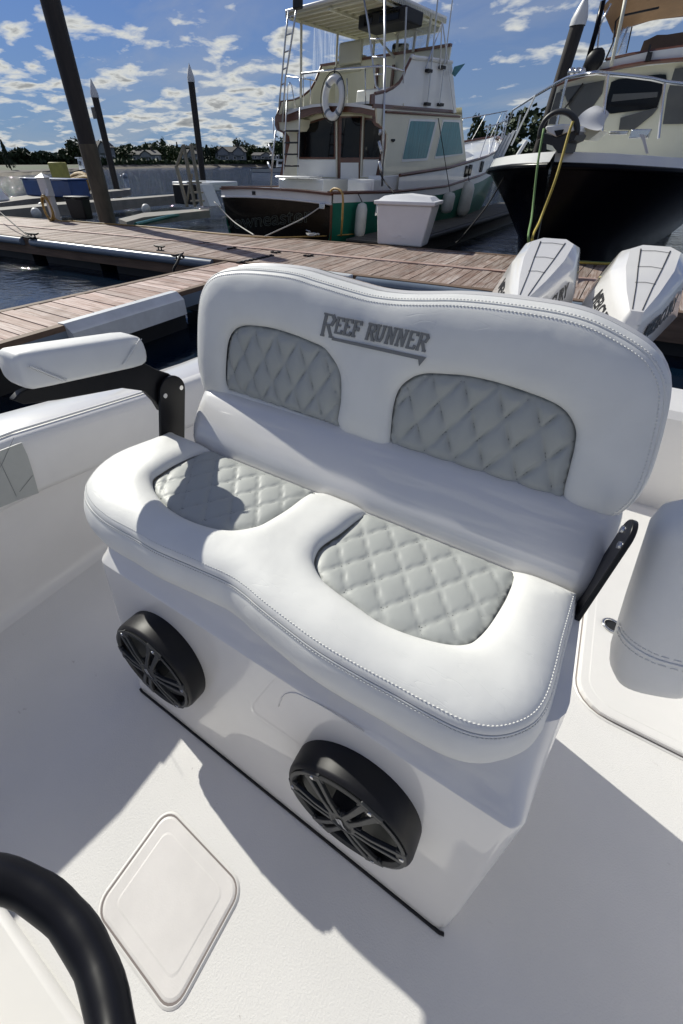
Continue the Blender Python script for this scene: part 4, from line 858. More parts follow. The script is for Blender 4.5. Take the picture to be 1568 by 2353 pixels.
# spotlight top left, fishing rods, outriggers, pennant
p = D.on(*zF(185, 25), 1, OV-.2); MB().obox(p, ((1, 0, 0), (0, 1, 0), (0, 0, 1)), (.10, .07, .09)).build('floodlight', 'dark', tr, local=True, bevel=.02)
for (x0_, y0_), (x1_, y1_) in (((1325, 0), (1245, 830)), ((1445, 0), (1340, 850)), ((1070, 60), (1045, 680)), ((1360, 190), (1225, 560)), ((1365, 190), (1460, 930)), ((1358, 180), (1345, 560))):
    MB().tube([Fs(x0_, y0_, sideX+.05), Fs(x1_, y1_, sideX+.05)], .016 if x0_ < 1350 else .013, 6).build('outrigger_pole', 'alu', tr, local=True, smooth=60)
for x_, y_ in ((1250, 580), (1360, 552), (1238, 850), (1345, 855)): MB().obox(Fs(x_, y_, sideX+.02), ((0, 1, 0), (0, 0, 1), (1, 0, 0)), (.10, .025, .05)).build('pole_bracket', 'dark', tr, local=True)
for x_, y_ in ((1220, 0), ): pass
pn = MB().add([Fs(1460, 545, sideX), Fs(1550, 518, sideX+.2), Fs(1465, 628, sideX+.15), Fs(1438, 605, sideX)], [(0, 1, 2, 3)]); 
pn.build('pennant', 'curtain', tr, local=True)
tz_([(130, 720), (150, 1000), (110, 1500)], .012, 'whip_aerial', 'alu', .3, conv=zC); tz_([(165, 860), (130, 1150), (110, 1500)], .02, 'rod_holder', 'alu', .2, conv=zC)
for q0, q1 in (((85, 1020), (130, 1140)), ((75, 1225), (120, 1330)), ((1340, 985), (1372, 1120)), ((1345, 1215), (1372, 1345)), ((1355, 850), (1352, 915))): tz_([q0, q1], .03, 'rod_tube', 'alu', .35 if q0[0] < 500 else 1.5, conv=zC)
# cockpit boxes
for (x0_, x1_, y0_, y1_, v_) in ((195, 700, 1410, 1560, 1.2), (985, 1270, 1415, 1570, 1.5)):
    a = C(x0_, y0_, v_); b_ = C(x1_, y1_, v_); bx = MB().box(a.x, b_.x, v_, CY0-.05, .16, a.z).build('cockpit_locker', 'whitepaint', tr, local=True, bevel=.02)
    MB().box(a.x+.35*(b_.x-a.x), b_.x-.05, v_-.012, v_, b_.z+.03, a.z-.05).build('locker_door', 'whitepaint', bx, local=True, bevel=.006)
a = C(190, 1378, 1.0); b_ = C(580, 1408, 1.0); MB().box(a.x, b_.x, .9, 1.4, b_.z, a.z).build('bait_board', 'whitepaint', tr, local=True, bevel=.02)
# bow rail
for sd in (1, -1):
    tp_ = [(sd*(hb(y_)-.08), y_, shr(y_)+.68) for y_ in (7.2, 8.5, 10, 11.3, 12.4)] + [(0, 13.4, shr(12.9)+.75)]
    MB().tube(tp_, .018, 6).build('bow_rail', 'steel', tr, local=True, smooth=180)
    for y_ in (7.2, 8.2, 9.2, 10.2, 11.1, 12.0, 12.7): MB().tube([(sd*(hb(y_)-.05), y_, shr(y_)), (sd*(hb(y_+.3 if y_ < 12.5 else 12.8)-.08), y_+.3, shr(y_)+.70)], .013, 6).build('stanchion', 'steel', tr, local=True)
MB().obox((0, 13.3, 2.05), ((1, 0, 0), (0, 1, 0), (0, 0, 1)), (.22, .7, .05)).build('bow_pulpit', 'teak', tr, local=True)
# mooring lines, fenders
def wline(name, pts, r_, mt, label, cat='rope'): return MB().tube(curve_pts(pts, .08), r_, 6).build(name, mt, smooth=180, label=label, cat=cat)
cl_ = PZ(717, 539, DZ+.08)
wline('stern_line', [D.M @ D.on(492, 464, 1, -.12), D.M @ D.on(535, 505, 1, -.25)+Vector((0, 0, -.03)), PZ(583, 540, DZ+.05)], .013, 'rope_w', 'white stern line crossing the left side of the dark transom')
wline('stern_line', [D.M @ D.on(738, 474, 1, -.12), D.M @ D.on(690, 505, 1, -.30), PZ(608, 543, DZ+.05)], .013, 'rope_w', 'white stern line crossing the right side of the dark transom')
MB().obox(D.M @ D.on(740, 474, 1, -.13), ((1, 0, 0), (0, 1, 0), (0, 0, 1)), (.07, .03, .05)).build('hawse_fitting', 'steel', tr, bevel=.01)
wline('shore_hose', [D.M @ C(790, 1555, -.1), D.M @ C(830, 1525, -.18), D.M @ C(900, 1545, -.22), D.M @ C(930, 1620, -.25), D.M @ D.on(786, 500, 1, -.2), PZ(783, 542, DZ+.05)], .022, 'hose', 'cream hose looped over the trawler stern corner', 'hose')
def fender(pt, r_, h_, label, mt='ball', yaw=0, line=None):
    o = thing('boat_fender', pt, label, 'fender', 'fenders hung on the trawler side', TY)
    MB().tube([(0, 0, -h_), (0, 0, -h_*.92), (0, 0, -h_*.6), (0, 0, h_*.6), (0, 0, h_*.9), (0, 0, h_)], [r_*.3, r_*.75, r_, r_, r_*.75, r_*.2], 16).build('fender_body', mt, o, local=True, smooth=60)
    if line is not None: MB().tube([(0, 0, h_), Vector(line)-Vector(pt)], .011, 5).build('lanyard', 'rope_b', o, local=True) if False else MB().tube([Vector(pt)+Vector((0, 0, h_)), Vector(line)], .010, 5).build('lanyard', 'rope_b', o)
p = D.on(828, 508, 0, 2.12); fender(D.M @ p, .13, .34, 'white ribbed fender at the stern corner beside the dock box', line=D.M @ Vector((1.99, p.y, .86)))
p = D.on(1028, 466, 0, 2.2); fender(D.M @ p, .17, .24, 'round white fender amid the green hull side', line=D.M @ D.on(1006, 272, 0, sideX+.05))
p = D.on(1068, 458, 0, 2.1); fender(D.M @ p, .20, .42, 'larger stained fender further forward on the green hull', line=D.M @ Vector((hb(7.5)+.05, p.y, rub(8))))
wline('spring_line', [D.M @ D.on(871, 397, 1, 1.6), D.M @ D.on(885, 420, 1, 1.5), D.M @ D.on(902, 440, 1, 1.3), PZ(905, 448, .85)], .013, 'rope_b', 'black line running down beside the trawler awning pole')

# ================================================================ NAVY BOAT (bow towards us)
NYW = radians(-10); N = Frame((-1.10, 9.0, 0), NYW)
nb_ = thing('navy_cruiser', (N.o.x, N.o.y, 0), 'black-hulled cruiser with a white bow and a tan canopy', 'boat', yaw=NYW)
def nh(y): return float(np.interp(y, [0, .15, .5, 1.2, 2.2, 3.4, 5, 12], [.03, .36, .84, 1.42, 1.90, 2.2, 2.35, 2.35]))
def nz(y): return float(np.interp(y, [0, 1.5, 5, 12], [1.50, 1.42, 1.28, 1.15]))
yv = [0, .08, .2, .45, .8, 1.3, 2., 3., 4.2, 6, 9, 12]
rings = []
for y_ in yv:
    h_ = nh(y_); z_ = nz(y_)-.13; dy = 1.35
    pts = []
    for k, (fr_, zz_, ay) in enumerate(((1, z_, 0), (.93, z_-.14, .05), (.74, z_-.55, .26), (.50, z_-1.05, .46), (.40, WZ+.02, .64), (.30, WZ-.3, .85))):
        pts.append((h_*fr_*(1 if y_ > .1 else .6), y_+ay*dy*max(0, 1-y_/5), zz_))
    rings.append([(-p_[0], p_[1], p_[2]) for p_ in pts] + [p_ for p_ in pts[::-1]])
MB().loft(rings, False, False).build('hull', 'navy', nb_, local=True, smooth=60, recalc=True)
for sd in (1, -1):
    MB().tube([(sd*nh(y_), y_-.02, nz(y_)-.14) for y_ in yv], .045, 8).build('rub_rail', 'navy', nb_, local=True, smooth=60)
    MB().loft([[(sd*(nh(y_)+.01), y_-.02, nz(y_)-.11), (sd*(nh(y_)-.03), y_, nz(y_)+.02), (sd*max(0, nh(y_)-.16), y_+.05, nz(y_)+.03)][::sd] for y_ in yv], False, False).build('gunwale_band', 'whitepaint', nb_, local=True, smooth=60)
MB().loft([[(-max(0, nh(y_)-.15), y_+.05, nz(y_)+.0), (0, y_+.05, nz(y_)+.06), (max(0, nh(y_)-.15), y_+.05, nz(y_)+.0)] for y_ in yv], False, False).build('foredeck', 'whitepaint', nb_, local=True, smooth=60)
zN = lambda x, y: (1231.4+.2147*x, .2147*y)         # 1568px crop of x1950..2483
def Nn(px, py, v): return N.on(*zN(px, py), 1, v)
def npoly(pts, v, th, name, mt, parent=nb_): return MB().prism([Nn(x_, y_, v) for x_, y_ in pts], (0, th, 0)).build(name, mt, parent, local=True)
CA = 4.0                                            # windshield plane
r0 = Nn(225, 920, CA); r1_ = Nn(1568, 640, CA)
# deckhouse: raised coachroof, windshield, side, flybridge brow
MB().prism([Nn(x_, y_, CA) for x_, y_ in ((110, 1380), (150, 1200), (225, 920), (420, 850), (650, 790), (1000, 730), (1568, 665), (2300, 640), (2300, 2100), (1568, 2000), (110, 1600))], (0, .08, 0)).build('deckhouse_front', 'cream', nb_, local=True)
for nm, pts, mt in (('window', [(250, 965), (330, 935), (725, 860), (700, 1000), (610, 1130), (430, 1260), (350, 1150), (300, 1010)], 'greyglass'),
                    ('window', [(800, 880), (870, 850), (1140, 815), (1330, 795), (1385, 800), (1390, 850), (1290, 1150), (1200, 1170), (790, 1220), (740, 1190), (745, 1080)], 'glassdark'),
                    ('window', [(1480, 735), (1568, 725), (2100, 700), (2100, 1320), (1350, 1330), (1400, 1000)], 'greyglass')):
    w_ = npoly(pts, CA-.04, .05, nm, mt)
w_ = npoly([(800, 1090), (1290, 1040), (1300, 985), (820, 1010)], CA-.055, .02, 'blind', 'greyglass')
npoly([(130, 1330), (160, 1180), (215, 1000), (260, 980), (275, 1060), (250, 1200), (230, 1330)], CA-.03, .04, 'side_screen', 'greyglass')
npoly([(880, 1390), (900, 1260), (1300, 1150), (1240, 1230), (1040, 1390)], CA-.07, .05, 'screen_cover', 'greyglass')
# brow / flybridge front
npoly([(578, 770), (620, 715), (680, 680), (760, 655), (1000, 600), (1200, 555), (1568, 505), (2300, 480), (2300, 620), (1568, 635), (1200, 665), (900, 715), (660, 772)], CA-.25, 1.6, 'flybridge_front', 'whitepaint')
MB().tube([Nn(x_, y_, CA-.28) for x_, y_ in ((660, 775), (900, 718), (1200, 668), (1568, 638), (2300, 622))], .03, 6).build('brow_trim', 'teak', nb_, local=True)
MB().tube([Nn(x_, y_, CA-.10) for x_, y_ in ((215, 915), (330, 865), (520, 810), (660, 778))], .03, 6).build('brow_trim', 'teak', nb_, local=True)
MB().tube([Nn(x_, y_, CA-.2) for x_, y_ in ((750, 640), (1000, 585), (1568, 500), (2300, 470))], .025, 6).build('windscreen_trim', 'teak', nb_, local=True)
npoly([(750, 640), (830, 440), (960, 290), (1010, 280), (960, 570), (860, 610)], CA+.05, .01, 'clear_screen', 'clear')
npoly([(1110, 550), (1150, 440), (1200, 420), (1290, 375), (1400, 372), (1568, 345), (2300, 320), (2300, 480), (1568, 500)], CA+.4, .25, 'instrument_cover', 'browncanvas')
npoly([(1160, 655), (1185, 570), (1210, 475), (1222, 480), (1205, 560), (1238, 555), (1215, 650)], CA-.35, .06, 'horn', 'dark')
# canopy: cloth sheet curving down at its near left corner
cz = [[(715, 60, 3.6), (800, -30, 3.8), (1000, -120, 4.4), (2300, -200, 5)], [(720, 150, 3.9), (850, 60, 4.3), (1100, 10, 4.8), (2300, -60, 5.6)], [(780, 270, 4.3), (870, 180, 4.7), (1150, 110, 5.2), (2300, 30, 6.)], [(825, 410, 4.6), (905, 310, 5.0), (1250, 200, 5.6), (2300, 90, 6.4)]]
gr = [[Nn(a_, b__, v_) for a_, b__, v_ in row] for row in cz]
MB().loft(gr, False, False).build('canopy', 'canvas', nb_, local=True, smooth=180, subsurf=2)
MB().tube([g_ for g_ in gr[3]], .022, 6).build('canopy_hem', 'teak', nb_, local=True)
for pts, v_, r_, mt in (([(715, 10), (640, 330), (510, 790)], 3.6, .045, 'navy'), ([(800, 40), (700, 230), (600, 480), (495, 740)], 3.7, .018, 'steel'), ([(680, 250), (655, 500), (650, 600)], 3.7, .015, 'steel'),
                       ([(955, -20), (900, 260), (815, 640), (800, 710)], 3.5, .03, 'hardtop'), ([(1310, 85), (1100, 130), (900, 175), (850, 230), (820, 460), (735, 650)], 4.2, .016, 'dark'), ([(980, 290), (860, 610)], 4.1, .016, 'steel'), ([(935, 300), (800, 560)], 4.1, .016, 'steel'), ([(1022, 290), (960, 570)], 4.6, .012, 'dark')):
    MB().tube([Nn(x_, y_, v_) for x_, y_ in pts], r_, 6).build('canopy_frame', mt, nb_, local=True, smooth=180)
MB().ball(Nn(620, 650, 3.6), .17, 8, (1, .6, 1)).ball(Nn(640, 660, 3.8), .12, 8).build('searchlight', 'black', nb_, local=True, smooth=180)
for x_ in (375, 435, 490): MB().ball(Nn(x_, 775, 3.4), .07, 6).build('horn_light', 'steel', nb_, local=True, smooth=180)
# wipers
for q0, q1 in (((500, 895), (290, 1170)), ((385, 1060), (215, 1260))): MB().tube([Nn(*q0, CA-.10), Nn(*q1, CA-.10)], .018, 6).build('wiper', 'black', nb_, local=True)
# bow rail
top_ = [(0, 1020, 2.6), (220, 890, 1.6), (330, 835, 1.2), (520, 795, .6), (650, 780, .35), (760, 790, .5), (1000, 815, .9), (1230, 845, 1.3), (1380, 880, 1.6), (1568, 900, 2.2), (2000, 960, 3.2)]
MB().tube([Nn(*q_) for q_ in top_], .024, 8).build('bow_rail', 'steel', nb_, local=True, smooth=180)
for q0, q1, v_ in (((325, 850), (215, 1340), 1.0), ((765, 800), (700, 1410), .45), ((1372, 885), (1305, 1485), 1.6)): MB().tube([Nn(*q0, v_), Nn(*q1, v_)], .020, 6).build('stanchion', 'steel', nb_, local=True)
for q0, q1, v_ in (((-10, 1020), (-270, 1560), 2.6), ((-170, 1230), (-230, 1480), 3.2)): MB().tube([Nn(*q0, v_), Nn(*q1, v_)], .018, 6).build('stanchion', 'alu', nb_, local=True)
for k in range(3): MB().tube([N.on(1180-9*k, 300+k*6, 1, 3.2), N.on(1150-8*k, 365, 1, 3.2)], .035, 6).build('side_post', 'alu', nb_, local=True)
MB().tube([Nn(*q_) for q_ in ((0, 1020, 2.6), (-250, 1180, 4.0), (-300, 1330, 4.4))], .018, 6).build('bow_rail', 'alu', nb_, local=True)
# pulpit with anchor roller and hoop
MB().prism([Nn(x_, y_, -.35) for x_, y_ in ((90, 1370), (110, 1348), (270, 1328), (385, 1330), (400, 1400), (300, 1430), (210, 1468), (120, 1425))], (0, 1.2, 0)).build('pulpit', 'whitepaint', nb_, local=True, bevel=.02)
MB().prism([Nn(x_, y_, -.37) for x_, y_ in ((190, 1400), (290, 1385), (270, 1440), (215, 1462))], (0, .05, 0)).build('anchor_slot', 'black', nb_, local=True)
MB().prism([Nn(x_, y_, -.33) for x_, y_ in ((60, 1420), (120, 1440), (210, 1475), (300, 1445), (400, 1400), (430, 1440), (400, 1500), (330, 1530), (300, 1640), (230, 1640), (170, 1560), (60, 1530))], (0, .5, 0)).build('pulpit_plate', 'grille', nb_, local=True)
hoop = [Nn(x_, y_, -.30) for x_, y_ in ((35, 1490), (40, 1400), (90, 1290), (180, 1215), (270, 1195), (350, 1215), (415, 1280), (440, 1380), (425, 1450))]
MB().tube(curve_pts(hoop, .05), .035, 8).build('anchor_hoop', 'grille', nb_, local=True, smooth=180)
MB().loft([[Nn(425, 1270, .25), Nn(450, 1340, .25), Nn(600, 1400, .2), Nn(690, 1400, .2)], [Nn(520, 1180, .35), Nn(580, 1240, .3), Nn(640, 1330, .3), Nn(715, 1370, .3)], [Nn(620, 1130, .5), Nn(660, 1150, .35), Nn(745, 1180, .35), Nn(735, 1290, .35)], [Nn(660, 1128, .8), Nn(720, 1160, .8), Nn(795, 1210, .8), Nn(750, 1270, .8)]], False, False).build('covered_windlass', 'vinylcap', nb_, local=True, smooth=180, subsurf=2)
MB().prism([Nn(x_, y_, .3) for x_, y_ in ((440, 1330), (600, 1360), (690, 1400), (560, 1500), (420, 1500))], (0, .5, 0)).build('windlass_base', 'cream', nb_, local=True)
MB().prism([Nn(x_, y_, .7) for x_, y_ in ((1095, 1440), (1150, 1440), (1195, 1640), (1172, 1647), (1130, 1500))], (0, .03, 0)).build('chafe_strap', 'vinylcap', nb_, local=True)
MB().obox(Nn(1110, 1435, .9), ((1, 0, 0), (0, 1, 0), (0, 0, 1)), (.12, .08, .05)).obox(Nn(880, 1425, .9), ((1, 0, 0), (0, 1, 0), (0, 0, 1)), (.12, .05, .02)).build('deck_cleat', 'steel', nb_, local=True, bevel=.01)
zR = lambda x, y: (1073.5+.3153*x, .3153*y)
def Rr(px, py, v): return N.M @ N.on(*zR(px, py), 1, v)
q = PZ(1225, 557, DZ+.05); q2 = PZ(1330, 600, DZ+.03); q3 = PZ(1440, 604, DZ+.03)
wline('bow_line', [Rr(555, 940, -.42), Rr(510, 1200, -.6), Rr(470, 1560, -.85), PY(1214, 556, 7.3)+Vector((0, 0, 0)), PZ(1240, 590, DZ+.04), PZ(1330, 601, DZ+.04), PZ(1440, 606, DZ+.04)], .016, 'rope_g', 'green bow line hanging left from the navy boat pulpit')
wline('bow_line', [Rr(768, 885, -.42), Rr(735, 980, -.45), Rr(640, 1310, -.7), Rr(530, 1600, -.85), PY(1222, 556, 7.4), PZ(1250, 592, DZ+.04), PZ(1330, 603, DZ+.04), PZ(1440, 608, DZ+.04)], .019, 'rope_y', 'yellow bow line hanging right from the navy boat pulpit')
p = Rr(425, 1035, 1.3); wline('chafe_guard', [p, Rr(290, 1245, .8)], .035, 'vinylcap', 'white chafe sleeve on the left bow line of the navy boat')
wline('breast_line', [Rr(290, 1245, .8), PY(1120, 470, 10.2), PY(1060, 540, 9.6)+Vector((0, 0, -.05)), PZ(1045, 557, DZ-.1)], .014, 'rope_b', 'black line from the navy bow down to the side finger dock')
# ================================================================ THE BOAT WE STAND IN
DECKX0, DECKX1 = -1.50, 1.15
bt = thing('centre_console_boat', (-.3, .8, 0), 'white open fishing boat whose cockpit fills the lower picture', 'boat')
# sole, one sheet, with a hatch recess and a rounded cove up to the sides
MB().add([(-1.5, -1.6, 0), (1.2, -1.6, 0), (1.2, 2.42, 0), (-1.5, 2.42, 0)], [(0, 1, 2, 3)]).build('cockpit_floor', 'sole', bt)
def side(x0, sgn, name, gz):
    ysn = np.linspace(-1.9, 2.55, 30); rings = []
    for y_ in ysn:
        g = gz(y_); prof = [(0, -.002)] + [(-.06+.06*cos(a_), .06-.06*sin(a_)) for a_ in (1.2, .8, .4, 0)][::1]
        prof = [(.055, .0005), (.03, .006), (.012, .02), (.002, .05), (0, .12), (.0, g-.25), (0, g-.03)]
        rings.append([(x0+sgn*-q_[0]*-1 if False else x0 + sgn*(-q_[0]), y_, q_[1]) for q_ in prof])
    rings = [r_ if sgn > 0 else r_[::-1] for r_ in rings]
    return MB().loft(rings, False, False).build(name, 'gel2', bt, smooth=60)
def gzl(y_): return float(np.interp(y_, [-2, -.1, .22, .43, .95, 1.4, 2.6], [.645, .645, .685, .68, .615, .565, .52]))
side(-1.50, -1, 'liner_side', gzl); side(1.2, 1, 'liner_side', lambda y_: .60)
def gunwale(x0, sgn, gz, y0=-1.9, y1=2.75, w_=.25):
    rings = []
    for y_ in np.linspace(y0, y1, 30):
        g = gz(y_); P_ = [(0, g-.05), (.0, g-.02), (.008, g-.006), (.022, g), (w_-.03, g+.004), (w_, g-.01), (w_+.012, g-.05), (w_+.02, g-.12), (w_-.02, g-.35), (w_-.12, WZ-.1)]
        rings.append([(x0+sgn*q_[0], y_, q_[1]) for q_ in P_])
    if sgn > 0: rings = [r_[::-1] for r_ in rings]
    MB().loft(rings, False, False).build('gunwale', 'gel', bt, smooth=50)
gunwale(-1.50, -1, gzl); gunwale(1.2, 1, lambda y_: .60)
# inside bolster of the left side: padded vinyl panel with a seam roll on top
rings = []
for y_ in np.linspace(-1.9, 1.12, 24):
    g = gzl(y_); b0 = g-.235
    P_ = [(-.006, b0), (.022, b0+.006), (.033, b0+.03), (.036, g-.10), (.034, g-.035), (.024, g-.008), (.008, g+.004), (-.03, g+.006), (-.034, g-.0)]
    rings.append([(-1.50+q_[0], y_, q_[1]) for q_ in P_])
MB().loft(rings[::-1], False, False).build('side_bolster', 'bolster', bt, smooth=180)
MB().tube([(-1.512, y_, gzl(y_)+.012) for y_ in np.linspace(-1.9, 1.12, 20)], .0045, 6).build('bolster_piping', 'thread', bt, smooth=180)
rings = []
for y_ in np.linspace(1.20, 2.3, 10):
    g = gzl(y_); P_ = [(-.006, g-.235), (.022, g-.23), (.033, g-.2), (.034, g-.035), (.024, g-.008), (.008, g+.004), (-.03, g+.006)]
    rings.append([(-1.50+q_[0], y_, q_[1]) for q_ in P_])
MB().loft(rings[::-1], False, False).build('side_bolster', 'bolster', bt, smooth=180)
# transom wall and rear deck lid
MB().add([(-1.5, 2.40, 0), (1.2, 2.40, 0), (1.2, 2.43, .47), (1.2, 2.46, .50), (1.2, 2.78, .50), (1.2, 2.80, .1), (-1.5, 2.40, .0), (-1.5, 2.43, .47), (-1.5, 2.46, .50), (-1.5, 2.78, .50), (-1.5, 2.80, .1)], [(0, 1, 2, 7), (7, 2, 3, 8), (8, 3, 4, 9), (9, 4, 5, 10)]).build('transom_wall', 'gel2', bt, recalc=False)
# side quilt panel, far left
pts = [PX(px, py, -1.462) for px, py in ((-60, 1010), (-20, 1002), (28, 1000), (48, 1015), (62, 1045), (75, 1085), (88, 1132), (40, 1148), (-60, 1190))]
MB().prism([(-1.463, p_.y, min(p_.z, gzl(p_.y)-.012)) for p_ in pts], (.004, 0, 0)).build('side_quilt', 'quilt', bt)
st = MB()
for (a_, b__) in (((32, 1005), (4, 1068)), ((4, 1068), (38, 1140)), ((4, 1068), (-40, 1120)), ((75, 1092), (45, 1130)), ((-30, 1010), (4, 1068))):
    p0, p1 = PX(*a_, -1.457), PX(*b__, -1.457); st.tube([p0, p1], .0007, 5)
st.build('side_quilt_stitching', 'thread_g', bt, kind='stuff')
# floor hatch: recessed channel and lid
def rrect(x0, x1, y0, y1, r_, n=6, skew=0.):
    out = []
    for cx, cy, a0 in ((x1-r_, y1-r_, 0), (x0+r_, y1-r_, pi/2), (x0+r_, y0+r_, pi), (x1-r_, y0+r_, 3*pi/2)):
        for k in range(n+1):
            a_ = a0+pi/2*k/n; out.append((cx+r_*cos(a_), cy+r_*sin(a_)+skew*(cx+r_*cos(a_)-(x0+x1)/2)))
    return out
def hatch(name, x0, x1, y0, y1, r_, mt, zt=.012, skew=0., inner=.035, label=None, z0=0.):
    R0 = rrect(x0-.011, x1+.011, y0-.011, y1+.011, r_+.011, 6, skew); R1 = rrect(x0-.006, x1+.006, y0-.006, y1+.006, r_+.006, 6, skew); R2 = rrect(x0, x1, y0, y1, r_, 6, skew); R3 = rrect(x0+.006, x1-.006, y0+.006, y1-.006, r_-.004, 6, skew)
    R4 = rrect(x0+inner, x1-inner, y0+inner, y1-inner, max(.015, r_-inner*.5), 6, skew); R5 = rrect(x0+inner+.004, x1-inner-.004, y0+inner+.004, y1-inner-.004, max(.012, r_-inner*.5), 6, skew)
    Z = lambda R, z_: [(p_[0], p_[1], z0+z_) for p_ in R]
    fr = MB().loft([Z(R0, .0012), Z(R1, .0045)], True, False).loft([Z(R1, .0045), Z(rrect(x0-.0015, x1+.0015, y0-.0015, y1+.0015, r_+.001, 6, skew), .0035)], True, False).build('hatch_frame', 'gel', bt, smooth=40)
    o = MB().loft([Z(R2, .003), Z(R2, zt-.002), Z(R3, zt), Z(R4, zt), Z(R5, zt+.0008)], True, False).add(Z(R5, zt+.0008), [tuple(range(len(R5)))]).build(name, mt, bt, label=label)
    gp = MB().loft([Z(rrect(x0-.004, x1+.004, y0-.004, y1+.004, r_+.003, 6, skew), .0045), Z(R2, .0046)], True, False).build('hatch_gap', 'gapgrey', bt)
    return o
hatch('floor_hatch', -.455, -.176, -.226, .014, .035, 'lid', .0055, -.04, .030)
bt_lines = MB()
for k in range(1): pass
hatch('aft_deck_lid', .50, 1.10, 1.0, 2.34, .10, 'gel2', .022, 0., .03)
# raised moulded panels in the non-skid around the hatch
def line_tube(pts, r_, nm, mt, parent, step=.02): return MB().tube(curve_pts([Vector(p_) for p_ in pts], step), r_, 5).build(nm, mt, parent, smooth=180)
# cup holder ring on the aft lid
q = PZ(1396, 1434, .024); rgp = [(q.x+.030*cos(a_)+.012, q.y+.030*sin(a_), .026) for a_ in np.linspace(0, 2*pi, 20, endpoint=False)]
MB().tube(rgp, .006, 6, True).build('drain_ring', 'steel', bt, smooth=180)
MB().add([(p_[0], p_[1], .0245) for p_ in rgp], [tuple(range(20))]).build('drain_hole', 'dark', bt)

# ================================================================ LEANING POST SEAT
seat = thing('leaning_post_seat', (-.3, .5, 0), 'white two-person helm seat with grey diamond-quilted panels and two speakers', 'boat seat')
# ---- fibreglass base, section by section from the floor up
FACE = lambda z_: .21+.20*z_
BY = .905
def ring(z_, xl, xr, yfr, yb, rc=.03, rb=.05):
    out = []
    for cx, cy, a0, r_ in ((xr-rb, yb-rb, 0, rb), (xl+rb, yb-rb, pi/2, rb), (xl+rc, yfr+rc, pi, rc), (xr-rc, yfr+rc, 3*pi/2, rc)):
        for k in range(6): a_ = a0+pi/2*k/5; out.append((cx+r_*cos(a_), cy+r_*sin(a_), z_))
    return out
def lin(a_, b__, z_): return a_+(b__-a_)*z_
secs = []
for z_, xl, xr, yfr in ((.006, -.815, .292, .212), (.03, -.820, .294, .215), (.12, -.835, .290, .234), (.30, -.865, .276, .270), (.50, -.895, .262, .310), (.535, -.900, .260, .317), (.540, -.900, .260, .321), (.545, -.899, .259, .328), (.58, -.896, .256, .362), (.62, -.894, .254, .398), (.68, -.892, .252, .44)):
    secs.append(ring(z_, xl, xr, yfr, BY, float(np.interp(z_, [.53, .68], [.03, .07]))))
MB().loft(secs).build('seat_base', 'gel', seat, smooth=24)
MB().tube([(-.80, .212, .003), (-.79, .209, .003), (.28, .209, .003), (.290, .212, .003)], .0045, 6).build('base_gasket', 'black', seat, smooth=60)
# moulded access panel on the face, between the speakers
pf = [PP(px, py, (0, .21, 0), (0, -1, .2)) for px, py in ((640, 1622), (650, 1598), (672, 1590), (700, 1600), (760, 1633), (835, 1680))]
MB().tube(curve_pts([p_+Vector((0, -.0005, 0)) for p_ in pf], .02), .0016, 5).build('access_panel_edge', 'gel', seat, smooth=180)
# ---- cushions
def dist_to(P, L, closed=True):
    L = np.asarray(L); A = L; B = np.roll(L, -1, 0)
    if not closed: A, B = A[:-1], B[:-1]
    best = np.full(len(P), 1e9)
    for i in range(0, len(P), 2000):
        p = P[i:i+2000][:, None, :]; d = B-A; t_ = np.clip(((p-A)*d).sum(2)/np.maximum((d*d).sum(1), 1e-12), 0, 1); q_ = A+t_[..., None]*d
        best[i:i+2000] = np.sqrt(((p-q_)**2).sum(2)).min(1)
    return best
def inside(P, L):
    L = np.asarray(L); x, y = P[:, 0], P[:, 1]; c = np.zeros(len(P), bool); j = len(L)-1
    for i in range(len(L)):
        xi, yi = L[i]; xj, yj = L[j]
        k = ((yi > y) != (yj > y)) & (x < (xj-xi)*(y-yi)/(yj-yi+1e-15)+xi); c ^= k; j = i
    return c
def offset(L, d):
    """inward offset of a counter-clockwise closed loop"""
    L = np.asarray(L); T = np.roll(L, -1, 0)-np.roll(L, 1, 0); T /= np.linalg.norm(T, axis=1)[:, None]+1e-12
    return L+np.stack([-T[:, 1], T[:, 0]], 1)*d
def ccw(L):
    L = np.asarray(L); a_ = (L[:, 0]*np.roll(L[:, 1], -1)-np.roll(L[:, 0], -1)*L[:, 1]).sum(); return L if a_ > 0 else L[::-1]
def sheet(loops, holes, spacing, gap, jitter=0.):
    """loops: list of closed 2D loops used as constraint rings; interior points on a grid. Returns verts2d, tris"""
    pts = []; edges = []
    outer = loops[0]
    for L in loops + holes:
        k = len(pts); n = len(L); pts += [tuple(p) for p in L]; edges += [(k+i, k+(i+1) % n) for i in range(n)]
    A = np.array(outer); x0, y0 = A.min(0); x1, y1 = A.max(0)
    gx_, gy_ = np.meshgrid(np.arange(x0, x1, spacing), np.arange(y0, y1, spacing)); gx_[::2] += spacing/2
    G = np.stack([gx_.ravel(), gy_.ravel()], 1); G = G[inside(G, outer)]
    for L in loops+holes: G = G[dist_to(G, L) > gap]
    for H in holes: G = G[~inside(G, H)]
    pts += [tuple(p) for p in G]
    v, e, f, *_ = delaunay_2d_cdt([Vector(p) for p in pts], edges, [], 0, 1e-7)
    V = np.array([tuple(p) for p in v]); Fc = np.array(f)
    c = V[Fc].mean(1); ok = inside(c, outer)
    for H in holes: ok &= ~inside(c, H)
    Fc = Fc[ok]
    a_ = V[Fc[:, 1]]-V[Fc[:, 0]]; b__ = V[Fc[:, 2]]-V[Fc[:, 0]]; neg = (a_[:, 0]*b__[:, 1]-a_[:, 1]*b__[:, 0]) < 0; Fc[neg] = Fc[neg][:, ::-1]
    return V, Fc
def roll(d, r_, drop):
    u = np.clip(d/r_, 0, 1); return drop*(1-np.sqrt(1-(1-u)**2))
